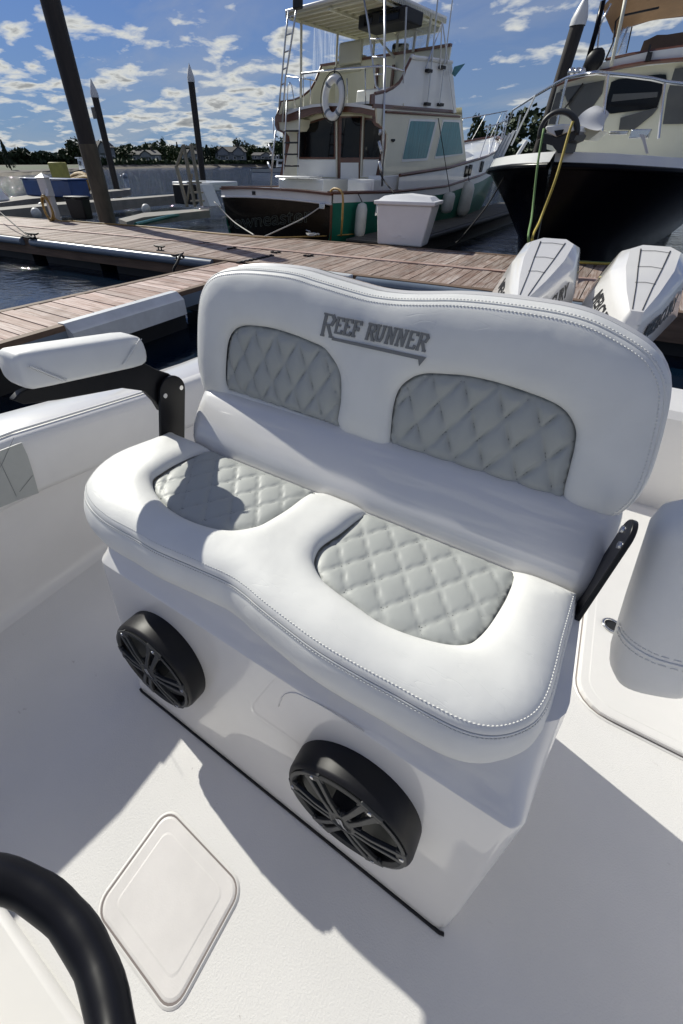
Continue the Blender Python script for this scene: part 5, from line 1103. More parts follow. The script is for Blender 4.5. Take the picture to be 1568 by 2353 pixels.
def quilt_h(V, px_, py_, ox, oy, amp, ex=.34):
    u = (V[:, 0]-ox)/px_; v = (V[:, 1]-oy)/py_; A_ = u+v; B_ = u-v
    fa = np.abs(np.sin(pi*A_)); fb = np.abs(np.sin(pi*B_)); return amp*((fa*fb)**ex) - amp*.32*np.maximum(np.exp(-(fa/.09)**2), np.exp(-(fb/.09)**2))
def stitches(L, to3, hf, step, ln, r_, name, mt, parent, closed=False):
    L = np.asarray(L); mb = MB(); seg = np.linalg.norm(np.diff(L, axis=0), axis=1); S_ = np.concatenate([[0], np.cumsum(seg)]); s_ = 0.
    while s_+ln < S_[-1]:
        a_ = np.array([np.interp(s_, S_, L[:, k]) for k in (0, 1)]); b__ = np.array([np.interp(s_+ln, S_, L[:, k]) for k in (0, 1)])
        h_ = hf(np.stack([a_, b__])); mb.tube([to3(*a_, h_[0]), to3(*((a_+b__)/2), (h_[0]+h_[1])/2+r_*.8), to3(*b__, h_[1])], [r_*.6, r_, r_*.6], 5); s_ += step
    return mb
def pad(prefix, outline, insets, to3, rdrop, r_in, side_prof, lattice, thick_mat='vinyl', qamp=.0058, inset_depth=.025, welt=True, seam_arc=None, crown=.0, back_edge=None):
    O = ccw(spline(outline, .008)); I = [ccw(spline(i_, .007)) for i_ in insets]
    rings_o = [O] + [offset(O, d) for d in (.003, .008, .016, .028, .045)]; 
    def H(V):
        d = dist_to(V, O); h = -roll(d, rdrop[0], rdrop[1])
        for L in I:
            di = dist_to(V, L); h = h - roll(di, r_in, inset_depth)
        cs = np.clip((d-.02)/.15, 0, 1); h = h + crown*cs
        h = h + .0012*np.sin(V[:, 0]*31+V[:, 1]*17)*np.clip(d/.05, 0, 1)
        return h
    holes = [L for L in I]
    hr = [offset(L, -d) for L in I for d in (.003, .008, .016, .026)]
    V, Fc = sheet([O]+rings_o[1:]+hr, holes, .013, .0062)
    h = H(V); body = MB(); P3 = [to3(V[i, 0], V[i, 1], h[i]) for i in range(len(V))]; body.add(P3, [tuple(int(k) for k in f_) for f_ in Fc])
    # side wall below the seam
    R_ = []
    for off, dz in side_prof:
        Lo = offset(O, -off); R_.append([to3(p_[0], p_[1], dz) for p_ in Lo])
    hO = H(O[:1])[0]
    R_ = [[to3(p_[0], p_[1], hO) for p_ in O]] + R_
    body.loft(R_[::-1], True, False)
    bo_ = body.build(prefix+'_cover', thick_mat, seat, smooth=180)
    # quilted insets
    hz = -inset_depth
    for L in I:
        Lx = offset(L, -.006); V2, F2 = sheet([Lx, L, offset(L, .006), offset(L, .014)], [], .0062, .0035)
        d = dist_to(V2, L); ins = inside(V2, L)
        h2 = hz-.006*(~ins) + np.where(ins, np.clip(d/.03, 0, 1)**.7*.004 + np.clip(d/.02, 0, 1)*quilt_h(V2, *lattice, qamp, .34 if qamp < .008 else .5), 0) - .003
        q_ = MB().add([to3(V2[i, 0], V2[i, 1], h2[i]) for i in range(len(V2))], [tuple(int(k) for k in f_) for f_ in F2]).build(prefix+'_quilted_panel', 'quilt', seat, smooth=180)
        # stitches along both diamond families
        sm = MB(); px_, py_, ox, oy = lattice; x0, y0 = L.min(0); x1, y1 = L.max(0)
        for sgn in (1, -1):
            ks = [((x-ox)/px_+sgn*(y-oy)/py_) for x in (x0, x1) for y in (y0, y1)]
            for k in range(int(math.floor(min(ks))), int(math.ceil(max(ks)))+1):
                yy_ = np.arange(y0, y1, .0075); xx_ = ox+px_*(k-sgn*(yy_-oy)/py_); Pq = np.stack([xx_, yy_], 1); okk = inside(Pq, L) & (dist_to(Pq, L) > .004)
                dv = np.array([-sgn*px_/py_, 1.]); dv /= np.linalg.norm(dv)
                for p_ in Pq[okk]:
                    hh = hz-.003-qamp*.25+np.clip(.004, 0, 1); a_ = p_-dv*.0028; b__ = p_+dv*.0028
                    dd = float(np.clip(dist_to(p_[None], L)[0]/.03, 0, 1)**.7*.004); hh = hz-.003+dd-qamp*.2
                    sm.tube([to3(*a_, hh-.0006), to3(*p_, hh+.0012), to3(*b__, hh-.0006)], [.0006, .0010, .0006], 4)
        sm.build('quilt_stitching', 'thread_g', q_, kind='stuff', smooth=180)
    # seam: welt and two rows of stitches
    if welt:
        Oc = np.vstack([O, O[:1]])
        if seam_arc: 
            n = len(Oc); keep = [i for i in range(n) if seam_arc(Oc[i])]; runs = []; 
            for i in keep:
                if runs and i == runs[-1][-1]+1: runs[-1].append(i)
                else: runs.append([i])
            if len(runs) > 1 and runs[0][0] == 0 and runs[-1][-1] == n-1: runs[0] = runs[-1][:-1]+runs[0]; runs.pop()
            runs = [Oc[r__] for r__ in runs if len(r__) > 6]
        else: runs = [Oc]
        w = MB(); s1 = MB()
        for R0 in runs:
            w.tube([to3(p_[0], p_[1], hO+.0015) for p_ in R0], .0026, 6)
            Rin = R0 + 0
            T = np.gradient(R0, axis=0); T /= np.linalg.norm(T, axis=1)[:, None]+1e-12; Nn_ = np.stack([-T[:, 1], T[:, 0]], 1)
            a_ = stitches(R0+Nn_*.0085, to3, H, .0072, .0050, .0011, '', '', None); s1.v, s1.f = (s1.v+a_.v, s1.f+[tuple(i_+len(s1.v) for i_ in f_) for f_ in a_.f])
            hfun = lambda V_: np.full(len(V_), side_prof[0][1])
            a_ = stitches(R0-Nn_*(side_prof[0][0]+.0006), to3, hfun, .0072, .0050, .0011, '', '', None); s1.v, s1.f = (s1.v+a_.v, s1.f+[tuple(i_+len(s1.v) for i_ in f_) for f_ in a_.f])
        w.build(prefix+'_piping', thick_mat, bo_, smooth=180); s1.build(prefix+'_stitching', 'thread', bo_, kind='stuff', smooth=180)
    return bo_
# seat cushion, traced on its own horizontal plane
SZ = .745
z7 = lambda x, y: (189.5+.443*x, 947.3+.443*y)
z8 = lambda x, y: (631.5+.4833*x, 1073.6+.4833*y)
z5 = lambda x, y: (410.5+.4632*x, 568.4+.4632*y)
z6 = lambda x, y: (999.7+.3625*x, 536.8+.3625*y)
so_px = [z7(*q_) for q_ in ((715, 150), (590, 72), (480, 100), (380, 142), (200, 212), (90, 285), (22, 370), (12, 430), (40, 490), (90, 540), (150, 582), (260, 642), (380, 712), (560, 790), (740, 870), (830, 930), (900, 990), (1000, 1070), (1200, 1220), (1400, 1340))] + \
        [z8(*q_) for q_ in ((550, 1065), (650, 1122), (750, 1175), (850, 1225), (950, 1260), (1050, 1270), (1150, 1250), (1240, 1200), (1300, 1110), (1340, 980), (1370, 850), (1410, 700), (1435, 590), (1432, 560), (1400, 545))]
OUT = [PZ(*q_, SZ-.030)[:2] for q_ in so_px]
rear = PZ(508, 1014, SZ)[1]
OUT = [(x, min(y, .742)) for x, y in OUT]
# straight rear edge
xs_r = np.linspace(OUT[-1][0]-.03, OUT[0][0]+.03, 12)
OUT = OUT + [(float(x), .745) for x in xs_r]
inL = [z7(*q_) for q_ in ((365, 345), (366, 392), (395, 440), (440, 490), (520, 545), (600, 580), (700, 605), (800, 612), (900, 597), (960, 570), (1060, 505), (1140, 440), (1205, 385))]
inR = [z8(*q_) for q_ in ((190, 470), (190, 425), (222, 372), (300, 318), (350, 278), (425, 215))]
inR2 = [z8(*q_) for q_ in ((1140, 500), (1110, 600), (1060, 690), (1010, 762), (960, 812), (915, 836), (850, 843), (760, 830), (640, 795), (500, 735), (400, 670), (300, 600), (230, 540))]
IZ = SZ-.018
def flat(L): return [tuple(PZ(*q_, IZ)[:2]) for q_ in L]
RY = .735
A_ = flat(inL); A_ = [(x, min(y, RY)) for x, y in A_]
tl = flat([z7(*q_) for q_ in ((700, 165), (600, 205), (480, 265), (410, 310))]); tl = [(x, min(y, RY)) for x, y in tl]
A_ = A_ + [(A_[-1][0]+.008, RY-.012), (A_[-1][0]-.01, RY), (A_[-1][0]*.5+tl[0][0]*.5, RY), (tl[0][0]+.03, RY)] + tl
B1 = [(x, min(y, RY-.01)) for x, y in flat(inR)]; B2 = [(x, min(y, RY-.01)) for x, y in flat(inR2)]
B_ = B1 + [(B1[-1][0]+.02, RY), (B1[-1][0]*.5+B2[0][0]*.5, RY), (B2[0][0]-.03, RY)] + B2
pad('seat_cushion', OUT, [A_, B_], lambda x, y, h: (x, y, SZ+h), (.085, .032), .048,
    [(.003, -.040), (.010, -.054), (.017, -.074), (.020, -.096), (.016, -.118), (.003, -.135), (-.018, -.144), (-.05, -.147)], (.081, .114, -.186, .595), seam_arc=lambda p_: p_[1] < .735, crown=.003)
# backrest
BP0 = Vector((0, .86, .85)); BN = Vector((0, -1, .2)).normalized(); BV = Vector((0, .2, 1)).normalized()
def bk(px, py, h=0.):
    w_ = PP(px, py, BP0+BN*h, BN)-BN*h; return (w_.x, (w_-BP0).dot(BV))
bo_px = [(470.7, 883), (494, 893), (517, 898), (563, 909), (642, 937), (735, 971), (818, 992), (892, 1025), (1026, 1066), (1137, 1101), (1214, 1135), (1288, 1162), (1344, 1182), (1377, 1193), (1409, 1186), (1445, 1160), (1467, 1131), (1489, 1080), (1514, 990), (1525, 928), (1525, 885), (1507, 841), (1482, 812), (1435, 780), (1362, 743), (1290, 722), (1199, 707), (1108, 696), (1036, 691), (980, 691), (920, 690), (870, 685), (827, 676), (735, 649), (665, 629), (573, 620), (517, 624), (489, 635), (471, 656), (459, 689), (454, 754), (456, 837)]
BO = [bk(*q_, -.024) for q_ in bo_px]; BO = [(x, y-.022*float(np.clip((.16-x)/.06, 0, 1))) if y < .035 else (x, y) for x, y in BO]
bl_px = [z5(*q_) for q_ in ((235, 710), (222, 660), (226, 560), (237, 470), (262, 415), (300, 392), (350, 388), (450, 400), (550, 430), (650, 470), (710, 498), (752, 545), (785, 600), (799, 660), (797, 760), (786, 820), (778, 860), (782, 896))]
br_px = [(892, 1025), (895, 976), (901, 930), (915, 893), (943, 869), (976, 859), (1026, 861), (1072, 865), (1145, 881), (1217, 905), (1272, 928), (1304, 953), (1322, 990), (1320, 1026), (1311, 1066), (1297, 1120), (1288, 1160)]
def floor_clip(L, lift=.002):
    L = [bk(*q_, -.010) for q_ in L]; L = [(x, y+lift*(1 if i in (0, len(L)-1) else 0)) for i, (x, y) in enumerate(L)]; (x1, y1), (x0, y0) = L[-1], L[0]; return L + [(x1+(x0-x1)*u_, y1+(y0-y1)*u_) for u_ in (.05, .2, .5, .8, .95)]
BLi = floor_clip(bl_px); BRi = floor_clip(br_px)
pad('backrest', BO, [BLi, BRi], lambda x, s_, h: BP0+Vector((1, 0, 0))*x+BV*s_+BN*h, (.080, .028), .045,
    [(.003, -.036), (.009, -.046), (.013, -.062), (.012, -.080), (-.004, -.095), (-.04, -.10)], (.0735, .124, -.149, .195), seam_arc=lambda p_: p_[1] > .03 or p_[0] > .12, crown=.002, inset_depth=.021, qamp=.0125)
# fibreglass shell: from behind the cushion up behind the backrest
BOc = ccw(spline(BO, .02)); 
sh = [[BP0+Vector((1, 0, 0))*x+BV*max(s_, -.10)+BN*h for x, s_ in [(a_[0], a_[1]) for a_ in offset(BOc, -of)]] for of, h in ((-.03, -.098), (.014, -.098), (.020, -.104), (.020, -.125), (.008, -.14), (-.05, -.145))]
MB().loft(sh[::-1] if False else sh[::-1], True, True).build('backrest_shell', 'gel', seat, smooth=40, recalc=True)
def shellrow(xl, xr, y_, z_, r_=.05, n=6, depth=.16):
    out = [(xl, y_+depth, z_)]
    for k in range(n+1): a_ = pi+pi/2*k/n; out.append((xl+r_+r_*cos(a_), y_+r_+r_*sin(a_), z_))
    for k in range(n+1): a_ = 1.5*pi+pi/2*k/n; out.append((xr-r_+r_*cos(a_), y_+r_+r_*sin(a_), z_))
    out.append((xr, y_+depth, z_)); return out
rows = [shellrow(-.905, .262, .748, .60), shellrow(-.915, .262, .749, .68), shellrow(-.925, .262, .755, .722), shellrow(-.930, .262, .770, .752), shellrow(-.932, .260, .792, .780), shellrow(-.934, .257, .818, .808), shellrow(-.935, .252, .845, .832, .05, 6, .12), shellrow(-.935, .248, .872, .846, .05, 6, .08), shellrow(-.93, .246, .92, .852, .04, 6, .05)]
MB().loft(rows, True, True).build('lower_shell', 'gel', seat, smooth=60)
# embossed name across the backrest
LG = {'R': [((.02, 0), (.22, 0)), ((.12, 0), (.22, 1)), ((.10, 1), (.62, .98)), ((.62, .98), (.74, .78)), ((.74, .78), (.60, .55)), ((.60, .55), (.22, .50)), ((.40, .50), (.62, .06)), ((.55, .0), (.78, 0))],
      'E': [((.02, 0), (.62, 0)), ((.12, 0), (.22, 1)), ((.12, 1), (.70, 1)), ((.70, 1), (.70, .82)), ((.20, .52), (.50, .52)), ((.62, 0), (.66, .2))],
      'F': [((.02, 0), (.30, 0)), ((.12, 0), (.22, 1)), ((.12, 1), (.72, 1)), ((.72, 1), (.72, .80)), ((.20, .52), (.50, .52)), ((.50, .60), (.50, .40))],
      'U': [((.04, 1), (.34, 1)), ((.19, 1), (.12, .28)), ((.12, .28), (.24, .04)), ((.24, .04), (.46, .04)), ((.46, .04), (.60, .28)), ((.60, .28), (.68, 1)), ((.54, 1), (.80, 1))],
      'N': [((.0, 0), (.26, 0)), ((.12, 0), (.22, 1)), ((.08, 1), (.28, 1)), ((.24, 1), (.60, 0)), ((.60, 0), (.72, 1)), ((.58, 1), (.84, 1))]}
la, lb_ = Vector(bk(738, 757)), Vector(bk(984, 800)); base0 = la; U = (Vector(bk(982, 798))-Vector(bk(770, 755))).normalized(); Vv = Vector((-U.y, U.x))
def lp(u_, v_, h=.0): 
    p_ = base0+U*u_+Vv*v_; return BP0+Vector((1, 0, 0))*p_.x+BV*p_.y+BN*h
tot = (lb_-la).dot(U); lg = MB(); 
words_ = [('R', 1.62), ('E', 1), ('E', 1), ('F', 1), (' ', .6), ('R', 1.0), ('U', 1.), ('N', 1.), ('N', 1.), ('E', 1), ('R', 1.)]
unit = sum((.84 if c_ in 'UN' else .76)*s_ if c_ != ' ' else .42 for c_, s_ in words_); hgt = .034; cw = tot*.985/unit; u_ = 0; kk = 0
for c_, s_ in words_:
    if c_ == ' ': u_ += .42*cw; continue
    hh = hgt*(1.45 if s_ > 1.2 else 1.0); vb = -.012 if s_ > 1.2 else .0
    for (x0_, y0_), (x1_, y1_) in LG[c_]:
        kk += 1; P0 = lp(u_+x0_*cw*s_*.93, vb+y0_*hh, .0026+.00006*(kk % 7)); P1 = lp(u_+x1_*cw*s_*.95, vb+y1_*hh, .0026+.00006*(kk % 7))
        wd = .0030*(1.35 if s_ > 1.2 else 1) if abs(x1_-x0_) < abs(y1_-y0_) else .0022
        d_ = (P1-P0); Lh = d_.length/2; d_.normalize(); lg.obox((P0+P1)/2, (d_, BN.cross(d_), BN), (Lh+wd*.35, wd, .0022))
    u_ += (.84 if c_ in 'UN' else .76)*cw*s_
P_ = [lp(cw*1.15, -.012, .002), lp(tot*1.005, -.012, .002), lp(tot*.965, -.033, .002), lp(tot*.945, -.020, .002), lp(cw*1.1, -.0185, .002)]
lg.prism(P_, BN*.0022)
lg.build('embroidered_name', 'logo', seat, kind=None)
# ---- speakers
def speaker(cx, cz, R_, dep, label):
    t_ = .10; n_ = Vector((0, -cos(t_), sin(t_))); u_ = Vector((1, 0, 0)); v_ = n_.cross(u_)*-1; v_ = v_ if v_.z > 0 else -v_
    c = Vector((cx, FACE(cz), cz))
    P = lambda a_, r_, h: c+u_*(r_*cos(a_))+v_*(r_*sin(a_))+n_*h
    Q = lambda x, y, h: c+u_*x+v_*y+n_*h
    N_ = 56; RG = lambda r_, h: [P(2*pi*k/N_, r_, h) for k in range(N_)]
    pod = MB().loft([RG(R_*1.02, -.045), RG(R_*1.02, dep*.35), RG(R_*1.012, dep*.80), RG(R_*.995, dep*.93), RG(R_*.96, dep), RG(R_*.86, dep), RG(R_*.84, dep-.006), RG(R_*.82, dep*.25)], True, False).build('speaker', 'black', seat, smooth=35, label=label)
    MB().loft([RG(R_*.84, dep*.62), RG(R_*.78, dep*.70), RG(R_*.70, dep*.58), RG(R_*.28, dep*.1), RG(R_*.25, dep*.14), RG(R_*.12, dep*.28), RG(.001, dep*.30)], True, False).build('cone', 'cone', pod, smooth=40)
    g = MB(); H0 = dep+.004
    sl_ = MB()
    for k in range(6):                              # six broad angular arms, each with a long slot
        a_ = radians(12+60*k); d_ = Vector((cos(a_), sin(a_))); o_ = Vector((-sin(a_), cos(a_))); w0, w1 = R_*.10, R_*.155
        def strip_(r0, r1, wa, wb, h0, h1, th, mb_): 
            q = [d_*r0+o_*wa, d_*r1+o_*wb, d_*r1-o_*wb, d_*r0-o_*wa]; hh = (h0, h1, h1, h0)
            mb_.prism([Q(p_.x, p_.y, h_) for p_, h_ in zip(q, hh)], n_*th)
        for s_ in (1, -1):                          # two rails of the arm
            q = [d_*(R_*.20)+o_*(s_*w0), d_*(R_*.46)+o_*(s_*w1*.72), d_*(R_*.90)+o_*(s_*w1), d_*(R_*.90)+o_*(s_*w1*.36), d_*(R_*.46)+o_*(s_*w1*.25), d_*(R_*.20)+o_*(s_*w0*.2)]
            hh = (H0+.001, H0, H0-.007, H0-.007, H0, H0+.001); g.prism([Q(p_.x, p_.y, h_) for p_, h_ in zip(q, hh)], n_*.009)
        strip_(R_*.80, R_*.95, w1*1.15, w1*1.10, H0-.008, H0-.008, .0095, g)
        strip_(R_*.20, R_*.30, w0*1.1, w0*1.2, H0-.003, H0-.003, .009, g)
    gr_ = g.build('grille', 'grille', pod, bevel=.0012, seg=1)
    MB().loft([RG(R_*.93, dep-.001), RG(R_*.95, dep+.004), RG(R_*.90, dep+.006), RG(R_*.86, dep-.0005)], True, False).build('grille_ring', 'grille', pod, smooth=50)
    HX = lambda r_, h: [P(radians(12)+2*pi*k/12, r_*(1 if k % 2 else .93), h) for k in range(12)]
    MB().loft([HX(R_*.27, dep*.4), HX(R_*.27, H0+.002), HX(R_*.23, H0+.009), HX(R_*.18, H0+.010), HX(R_*.15, H0+.006), HX(.001, H0+.006)], True, False).build('hub', 'grille', pod, smooth=30)
    em = MB(); em.prism([Q(x*R_, y*R_, H0+.0075) for x, y in ((-.07, .08), (-.02, .11), (.05, -.06), (.13, -.11), (.05, -.10), (-.0, -.05))], n_*.002); em.prism([Q(x*R_, y*R_, H0+.0076) for x, y in ((-.10, .03), (-.07, .06), (-.01, -.06), (-.04, -.08))], n_*.002)
    em.build('emblem', 'steel', pod)
    for k in range(6): 
        a_ = radians(12+60*k); MB().cyl(P(a_, R_*.885, H0+.001), P(a_, R_*.885, H0+.0040), .0052, .0048, 10).build('screw', 'steel', pod, smooth=50)
    return pod
speaker(-.015, .315, .150, .056, 'right round black speaker, six-armed grille'); speaker(-.632, .320, .150, .056, 'left round black speaker, partly shaded')
# ---- armrests
def armrest(x_, ang, pivot, sg, label, hang=False):
    o = thing('armrest_assembly', pivot, label, 'armrest') if False else None
    py_, pz_ = pivot; ca, sa = cos(ang), sin(ang)
    A = lambda f_, h_, w_: Vector((x_+sg*w_, py_-f_*ca-h_*sa*0-h_*sa*-1*0 - (-h_*sa), pz_+f_*sa+h_*ca))   # f forward along the arm, h above it
    # mounting plate
    ax_ = Vector((0, -.27, -.96)).normalized(); pt = Vector((x_, py_+.005, pz_-.008)); sd = Vector((0, -.96, .27))
    poly = []; hw = .036 if hang else .052
    for k in range(13): a_ = -pi/2+pi*k/12; poly.append(pt-ax_*((.036 if hang else .046)*cos(a_)) + sd*(hw*sin(a_)))
    b0 = pt+ax_*.30; poly = poly+[b0+sd*hw, b0-sd*hw]
    pl = MB().prism(poly, (sg*-.010, 0, 0)).build('arm_plate', 'blackmetal', seat, bevel=.0015)
    for f_ in ((-.018, .020) if hang else (-.032, .034)): 
        c = pt+sd*f_+ax_*.012*(1 if f_ > 0 else -.6); MB().cyl(c+Vector((-sg*.010, 0, 0)), c+Vector((-sg*.0135, 0, 0)), .0085, .0075, 14).build('screw', 'steel', pl, smooth=50)
    if hang:                                        # this arm is folded down: the pad hangs beside the seat
        T0, B0 = Vector((.356, .885, .93)), Vector((.475, .800, .475)); ax = (B0-T0); Ln = ax.length; ax.normalize(); wy = Vector((-.25, 1, 0)).normalized(); wx = wy.cross(ax).normalized(); wx = wx if wx.x > 0 else -wx; rg_ = []
        for u, e in ((0, .25), (.015, .55), (.05, .84), (.12, .97), (.5, 1), (.80, 1), (.90, .93), (.96, .76), (.99, .5), (1, .25)):
            rg_.append([T0+ax*(Ln*u)+wx*(abs(cos(a_))**.7*(1 if cos(a_) > 0 else -1)*.088*e)+wy*(abs(sin(a_))**.7*(1 if sin(a_) > 0 else -1)*.050*e) for a_ in [2*pi*k/28 for k in range(28)]])
        pd_ = MB().loft(rg_).build('arm_pad', 'padv', seat, smooth=180, recalc=True)
        for off in (-.012, 0, .012):
            ps = [T0+ax*(Ln*(.72+.10*sin(a_*.9)*0+.06*cos(a_))+off)+wx*(abs(cos(a_))**.7*(1 if cos(a_) > 0 else -1)*.0885)+wy*(abs(sin(a_))**.7*(1 if sin(a_) > 0 else -1)*.0505) for a_ in [pi+pi*k/24 for k in range(25)]]
            if off == 0: MB().tube(ps, .0028, 6).build('arm_pad_seam', 'padv', pd_, smooth=180)
            else:
                sm = MB()
                for k in range(24): sm.tube([ps[k], ps[k].lerp(ps[k+1], .6)], .0014, 4)
                sm.build('arm_pad_stitching', 'thread', pd_, kind='stuff')
        return
    # curved arm bracket under the pad
    U_ = [(-.036, .0), (-.032, .024), (-.012, .042), (.03, .064), (.08, .10), (.14, .128), (.36, .118), (.42, .108), (.44, .096), (.42, .080), (.34, .066), (.26, .056), (.16, .044), (.09, .015), (.058, -.03), (.044, -.065), (-.03, -.065)]
    MB().prism([A(f_, h_, .004) for f_, h_ in U_], (sg*.022, 0, 0)).build('arm_bracket', 'blackmetal', seat, bevel=.003)
    # padded rest: rounded box loft along the arm
    rg_ = []; W_, T_ = .050, .041
    for u in (0, .02, .06, .15, .5, .85, .95, .985, 1):
        f_ = .085+.335*u; e = 1 if .1 < u < .92 else {0: .62, .02: .84, .06: .96, .95: .98, .985: .86, 1: .66}[u]; c_h = .158-.02*(1-u)
        rr_ = []
        for k in range(20):
            a_ = 2*pi*k/20; cx_ = abs(cos(a_))**.38*(1 if cos(a_) > 0 else -1); sy_ = abs(sin(a_))**.38*(1 if sin(a_) > 0 else -1)
            tw = 1-.16*(sy_ > 0)*abs(sy_); rr_.append(A(f_, c_h+sy_*T_*e, .012+cx_*W_*tw*(e*.5+.5 if u in (0, 1, .02, .985) else e)))
        rg_.append(rr_)
    pd_ = MB().loft(rg_).build('arm_pad', 'padv', seat, smooth=180, recalc=True)
    for u, sl_ in ((.10, .09), (.90, -.09)):
        ps = []
        for k in range(14):
            s_ = k/13; hh = .148+T_*.62*(1-2*s_); ps.append(A(.085+.335*(u+sl_*(s_-.2)*2.2), hh*.995, .012-sg*0-(W_+.002)*(1 if True else 1)*1.0))
        MB().tube([p_ for p_ in ps], .0022, 6).build('arm_pad_seam', 'padv', pd_, smooth=180)
        dsh = MB()
        for o2 in (-.006, .006):
            for k in range(0, 13): p0 = ps[k]+Vector((0, -o2, 0)); p1 = p0.lerp(ps[k+1 if k < 13 else 13]+Vector((0, -o2, 0)), .6); dsh.tube([p0, p1], .0011, 4)
        dsh.build('arm_pad_stitching', 'thread', pd_, kind='stuff')
armrest(-.985, radians(4.8), (.775, .865), -1, ''); armrest(.252, 0, (.790, .865), 1, '', hang=True)

# ================================================================ OUTBOARDS
def outboard(cx, label):
    o = thing('outboard_motor', (cx, 3.55, .2), label, 'outboard motor', 'white outboards on the transom')
    B = lambda pts: [(cx+x, 3.55+y, z) for x, y, z in pts]
    def sect(z0, xs__, dzy=0.):
        xs__ = [(x*1.10, y*1.06) for x, y in xs__]
        # half outline from front to rear, mirrored
        h_ = [(x, y) for x, y in xs__]; out = [(x, y) for x, y in h_] + [(-x, y) for x, y in h_[::-1]]
        return [(cx+x, 3.55+y, z0+dzy*y) for x, y in out]
    s_low = sect(.28, [(.06, -.30), (.13, -.16), (.15, .06), (.15, .28), (.07, .36)])
    s_mid = sect(.62, [(.055, -.45), (.150, -.24), (.250, .10), (.232, .38), (.10, .46)], .28)
    s_belt = sect(.815, [(.040, -.42), (.112, -.22), (.188, .10), (.175, .34), (.08, .43)], .28)
    s_sh = sect(.838, [(.038, -.415), (.106, -.22), (.180, .10), (.168, .34), (.078, .42)], .285)
    s_top = sect(.882, [(.030, -.40), (.074, -.20), (.116, .06), (.124, .28), (.068, .34)], .29)
    hb_ = MB().loft([s_low, s_mid, s_belt], True, False).build('lower_cowl', 'gel', o, smooth=28, bevel=.004)
    MB().loft([s_belt, s_sh, s_top], True, False).add(s_top, [(0, 1, 8, 9), (1, 2, 7, 8), (2, 3, 6, 7), (3, 4, 5, 6)]).build('top_cowl', 'gel', o, recalc=True, bevel=.016, seg=3)
    # panel joints on the crown
    zc = lambda y: .8845+.29*y
    L_ = [(.024, -.41), (.042, -.15), (.062, .06), (.080, .30)]
    g_ = MB()
    for sd in (1, -1): g_.loft([[(cx+sd*(x-.0022*(1+max(0, y)*2)), 3.55+y, zc(y)+.001), (cx+sd*(x+.0022*(1+max(0, y)*2)), 3.55+y, zc(y)+.001), (cx+sd*x, 3.55+y, zc(y)-.006)] for x, y in L_], True)
    g_.build('crown_joint', 'dark', o)
    for y_, w_ in ((-.12, .053), (.07, .067), (.275, .080)): MB().tube([(cx-w_, 3.55+y_, zc(y_)+.0005), (cx, 3.55+y_+.012, zc(y_+.012)+.0005), (cx+w_, 3.55+y_, zc(y_)+.0005)], .0013, 5).build('panel_line', 'grille', o)
    MB().box(cx-.09, cx+.09, 3.45, 3.78, -.3, .27).build('midsection', 'whitepaint', o, bevel=.03)
    MB().box(cx-.12, cx+.12, 2.95, 3.48, .02, .25).build('mounting_bracket', 'whitepaint', o, bevel=.02)
    K = lambda L: [Vector((x*1.10, y*1.06)) for x, y in L]
    PB = K([(.040, -.42), (.112, -.22), (.188, .10), (.175, .34)]); PM = K([(.055, -.45), (.150, -.24), (.250, .10), (.232, .38)])
    for sd in (1, -1):                              # lettering wrapped along the side of the cowl
        lt = text_obj('brand_lettering', 'MERCURY', .105, Matrix.Identity(4), 'decal', None, extrude=.0008, offset=.003, shear=.28, width=.40)
        for v_ in lt.data.vertices:
            s_ = v_.co.x+.30; s_ = s_ if sd > 0 else .60-s_; k = 0
            while k < 2 and s_ > (PB[k+1]-PB[k]).length: s_ -= (PB[k+1]-PB[k]).length; k += 1
            u_ = s_/(PB[k+1]-PB[k]).length; t_ = .42-v_.co.y/.2; pb, pm = PB[k].lerp(PB[k+1], u_), PM[k].lerp(PM[k+1], u_); p_ = pb.lerp(pm, t_)
            d_ = (PM[k+1]-PM[k]).normalized(); nn = Vector((d_.y, -d_.x)); p_ = p_+nn*(.005+v_.co.z)
            v_.co = Vector((cx+sd*p_.x, 3.55+p_.y, .815-.195*t_+.28*p_.y))
        adopt(lt, o)
    return o
outboard(-.295, 'left white outboard motor with faceted cowl, nearer picture centre'); outboard(.315, 'right white outboard motor with faceted cowl, cut by the picture edge')

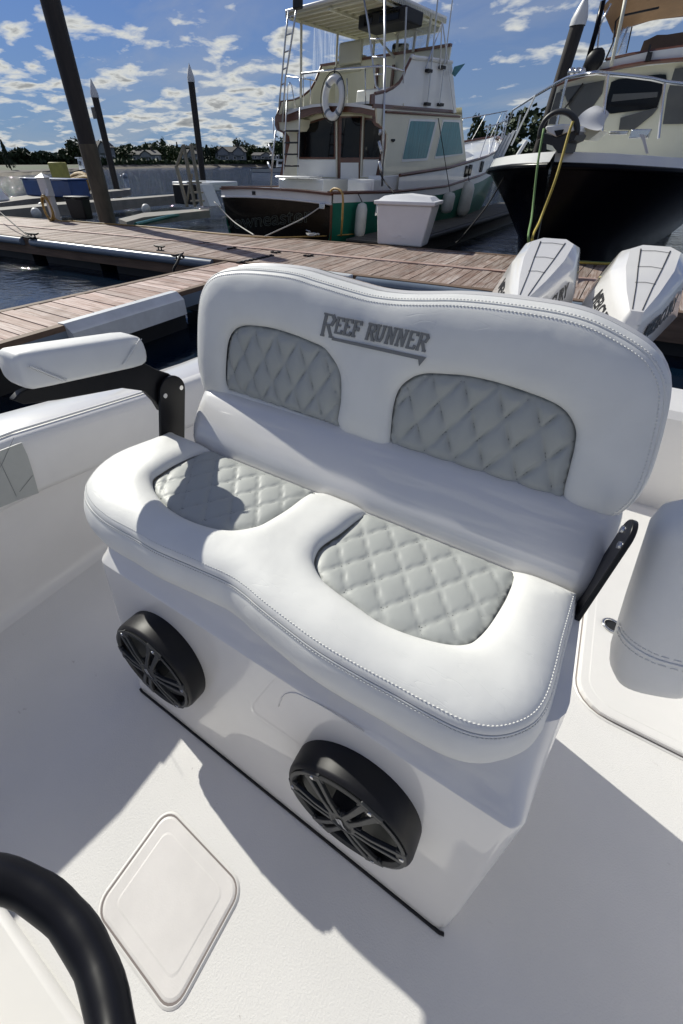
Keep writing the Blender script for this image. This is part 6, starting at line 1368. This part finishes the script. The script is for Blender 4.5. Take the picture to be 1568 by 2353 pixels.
# ================================================================ HELM
wc = Vector((-.183, -.242, .978)); wn = Vector((0, .643, .766)); wu = Vector((1, 0, 0)); wv = wn.cross(wu)
wh = thing('steering_wheel', wc, 'black padded steering wheel rim at the lower left corner', 'steering wheel')
rim = [wc+wu*(.18*cos(a_))+wv*(.18*sin(a_)) for a_ in np.linspace(0, 2*pi, 96, endpoint=False)]
mb = MB(); mb.tube(rim, [.0168+.0011*abs(sin(k*.75)) for k in range(96)], 18, True); mb.build('wheel_rim', 'blackmetal', wh, smooth=180)
for a0 in (radians(-15), radians(135), radians(240)):
    p0 = wc+wu*(.175*cos(a0))+wv*(.175*sin(a0)); ce = wc-wn*.03
    MB().loft([[q0+wn*.006*k_ for k_ in (1, -1) for q0 in ([q_+s_*w_ for s_ in ((1, -1) if k_ > 0 else (-1, 1))])] for q_, w_ in ((p0, (wu*-sin(a0)+wv*cos(a0))*.026), (p0.lerp(ce, .35), (wu*-sin(a0)+wv*cos(a0))*.015), (ce, (wu*-sin(a0)+wv*cos(a0))*.022))]).build('wheel_spoke', 'blackmetal', wh, smooth=50, recalc=True)
MB().cyl(wc-wn*.07, wc-wn*.015, .04, .032, 24).build('wheel_hub', 'blackmetal', wh, smooth=50)
# console body under the wheel, with its rounded shoulder toward the floor
cs = thing('helm_console', (-.5, -.6, 0), 'white helm console edge seen through the steering wheel', 'console')
MB().loft([[(x_, -.345+dy_, z_) for x_, dy_, z_ in ((-.95, 0, .002), (.25, 0, .002))], [(-.95, -.345-.004, .010), (.25, -.345-.004, .010)], [(-.95, -.36, .02), (.25, -.36, .02)], [(-.95, -.385, .028), (.25, -.385, .028)], [(-.95, -.40, .05), (.25, -.40, .05)], [(-.95, -.43, .55), (.25, -.43, .55)], [(-.95, -.62, .80), (.25, -.62, .80)]], False, False).build('console_body', 'gel2', cs, smooth=50) if False else None
MB().box(-.95, .25, -1.1, -.47, .0, .62).build('console_body', 'gel2', cs, bevel=.05, seg=4)
MB().box(-.95, .25, -.50, -.34, .001, .035).build('console_step', 'gel2', cs, bevel=.03, seg=4)
MB().cyl(wc-wn*.05, wc-wn*.30, .03, .045, 20).build('steering_column', 'gel2', cs, smooth=50)
MB().box(-.60, .15, -.95, -.47, .62, .80).build('dash', 'gel2', cs, bevel=.05, seg=4)
MB().loft([rrect(-.44, -.30, -.46, -.40, .015)], True, False) if False else None
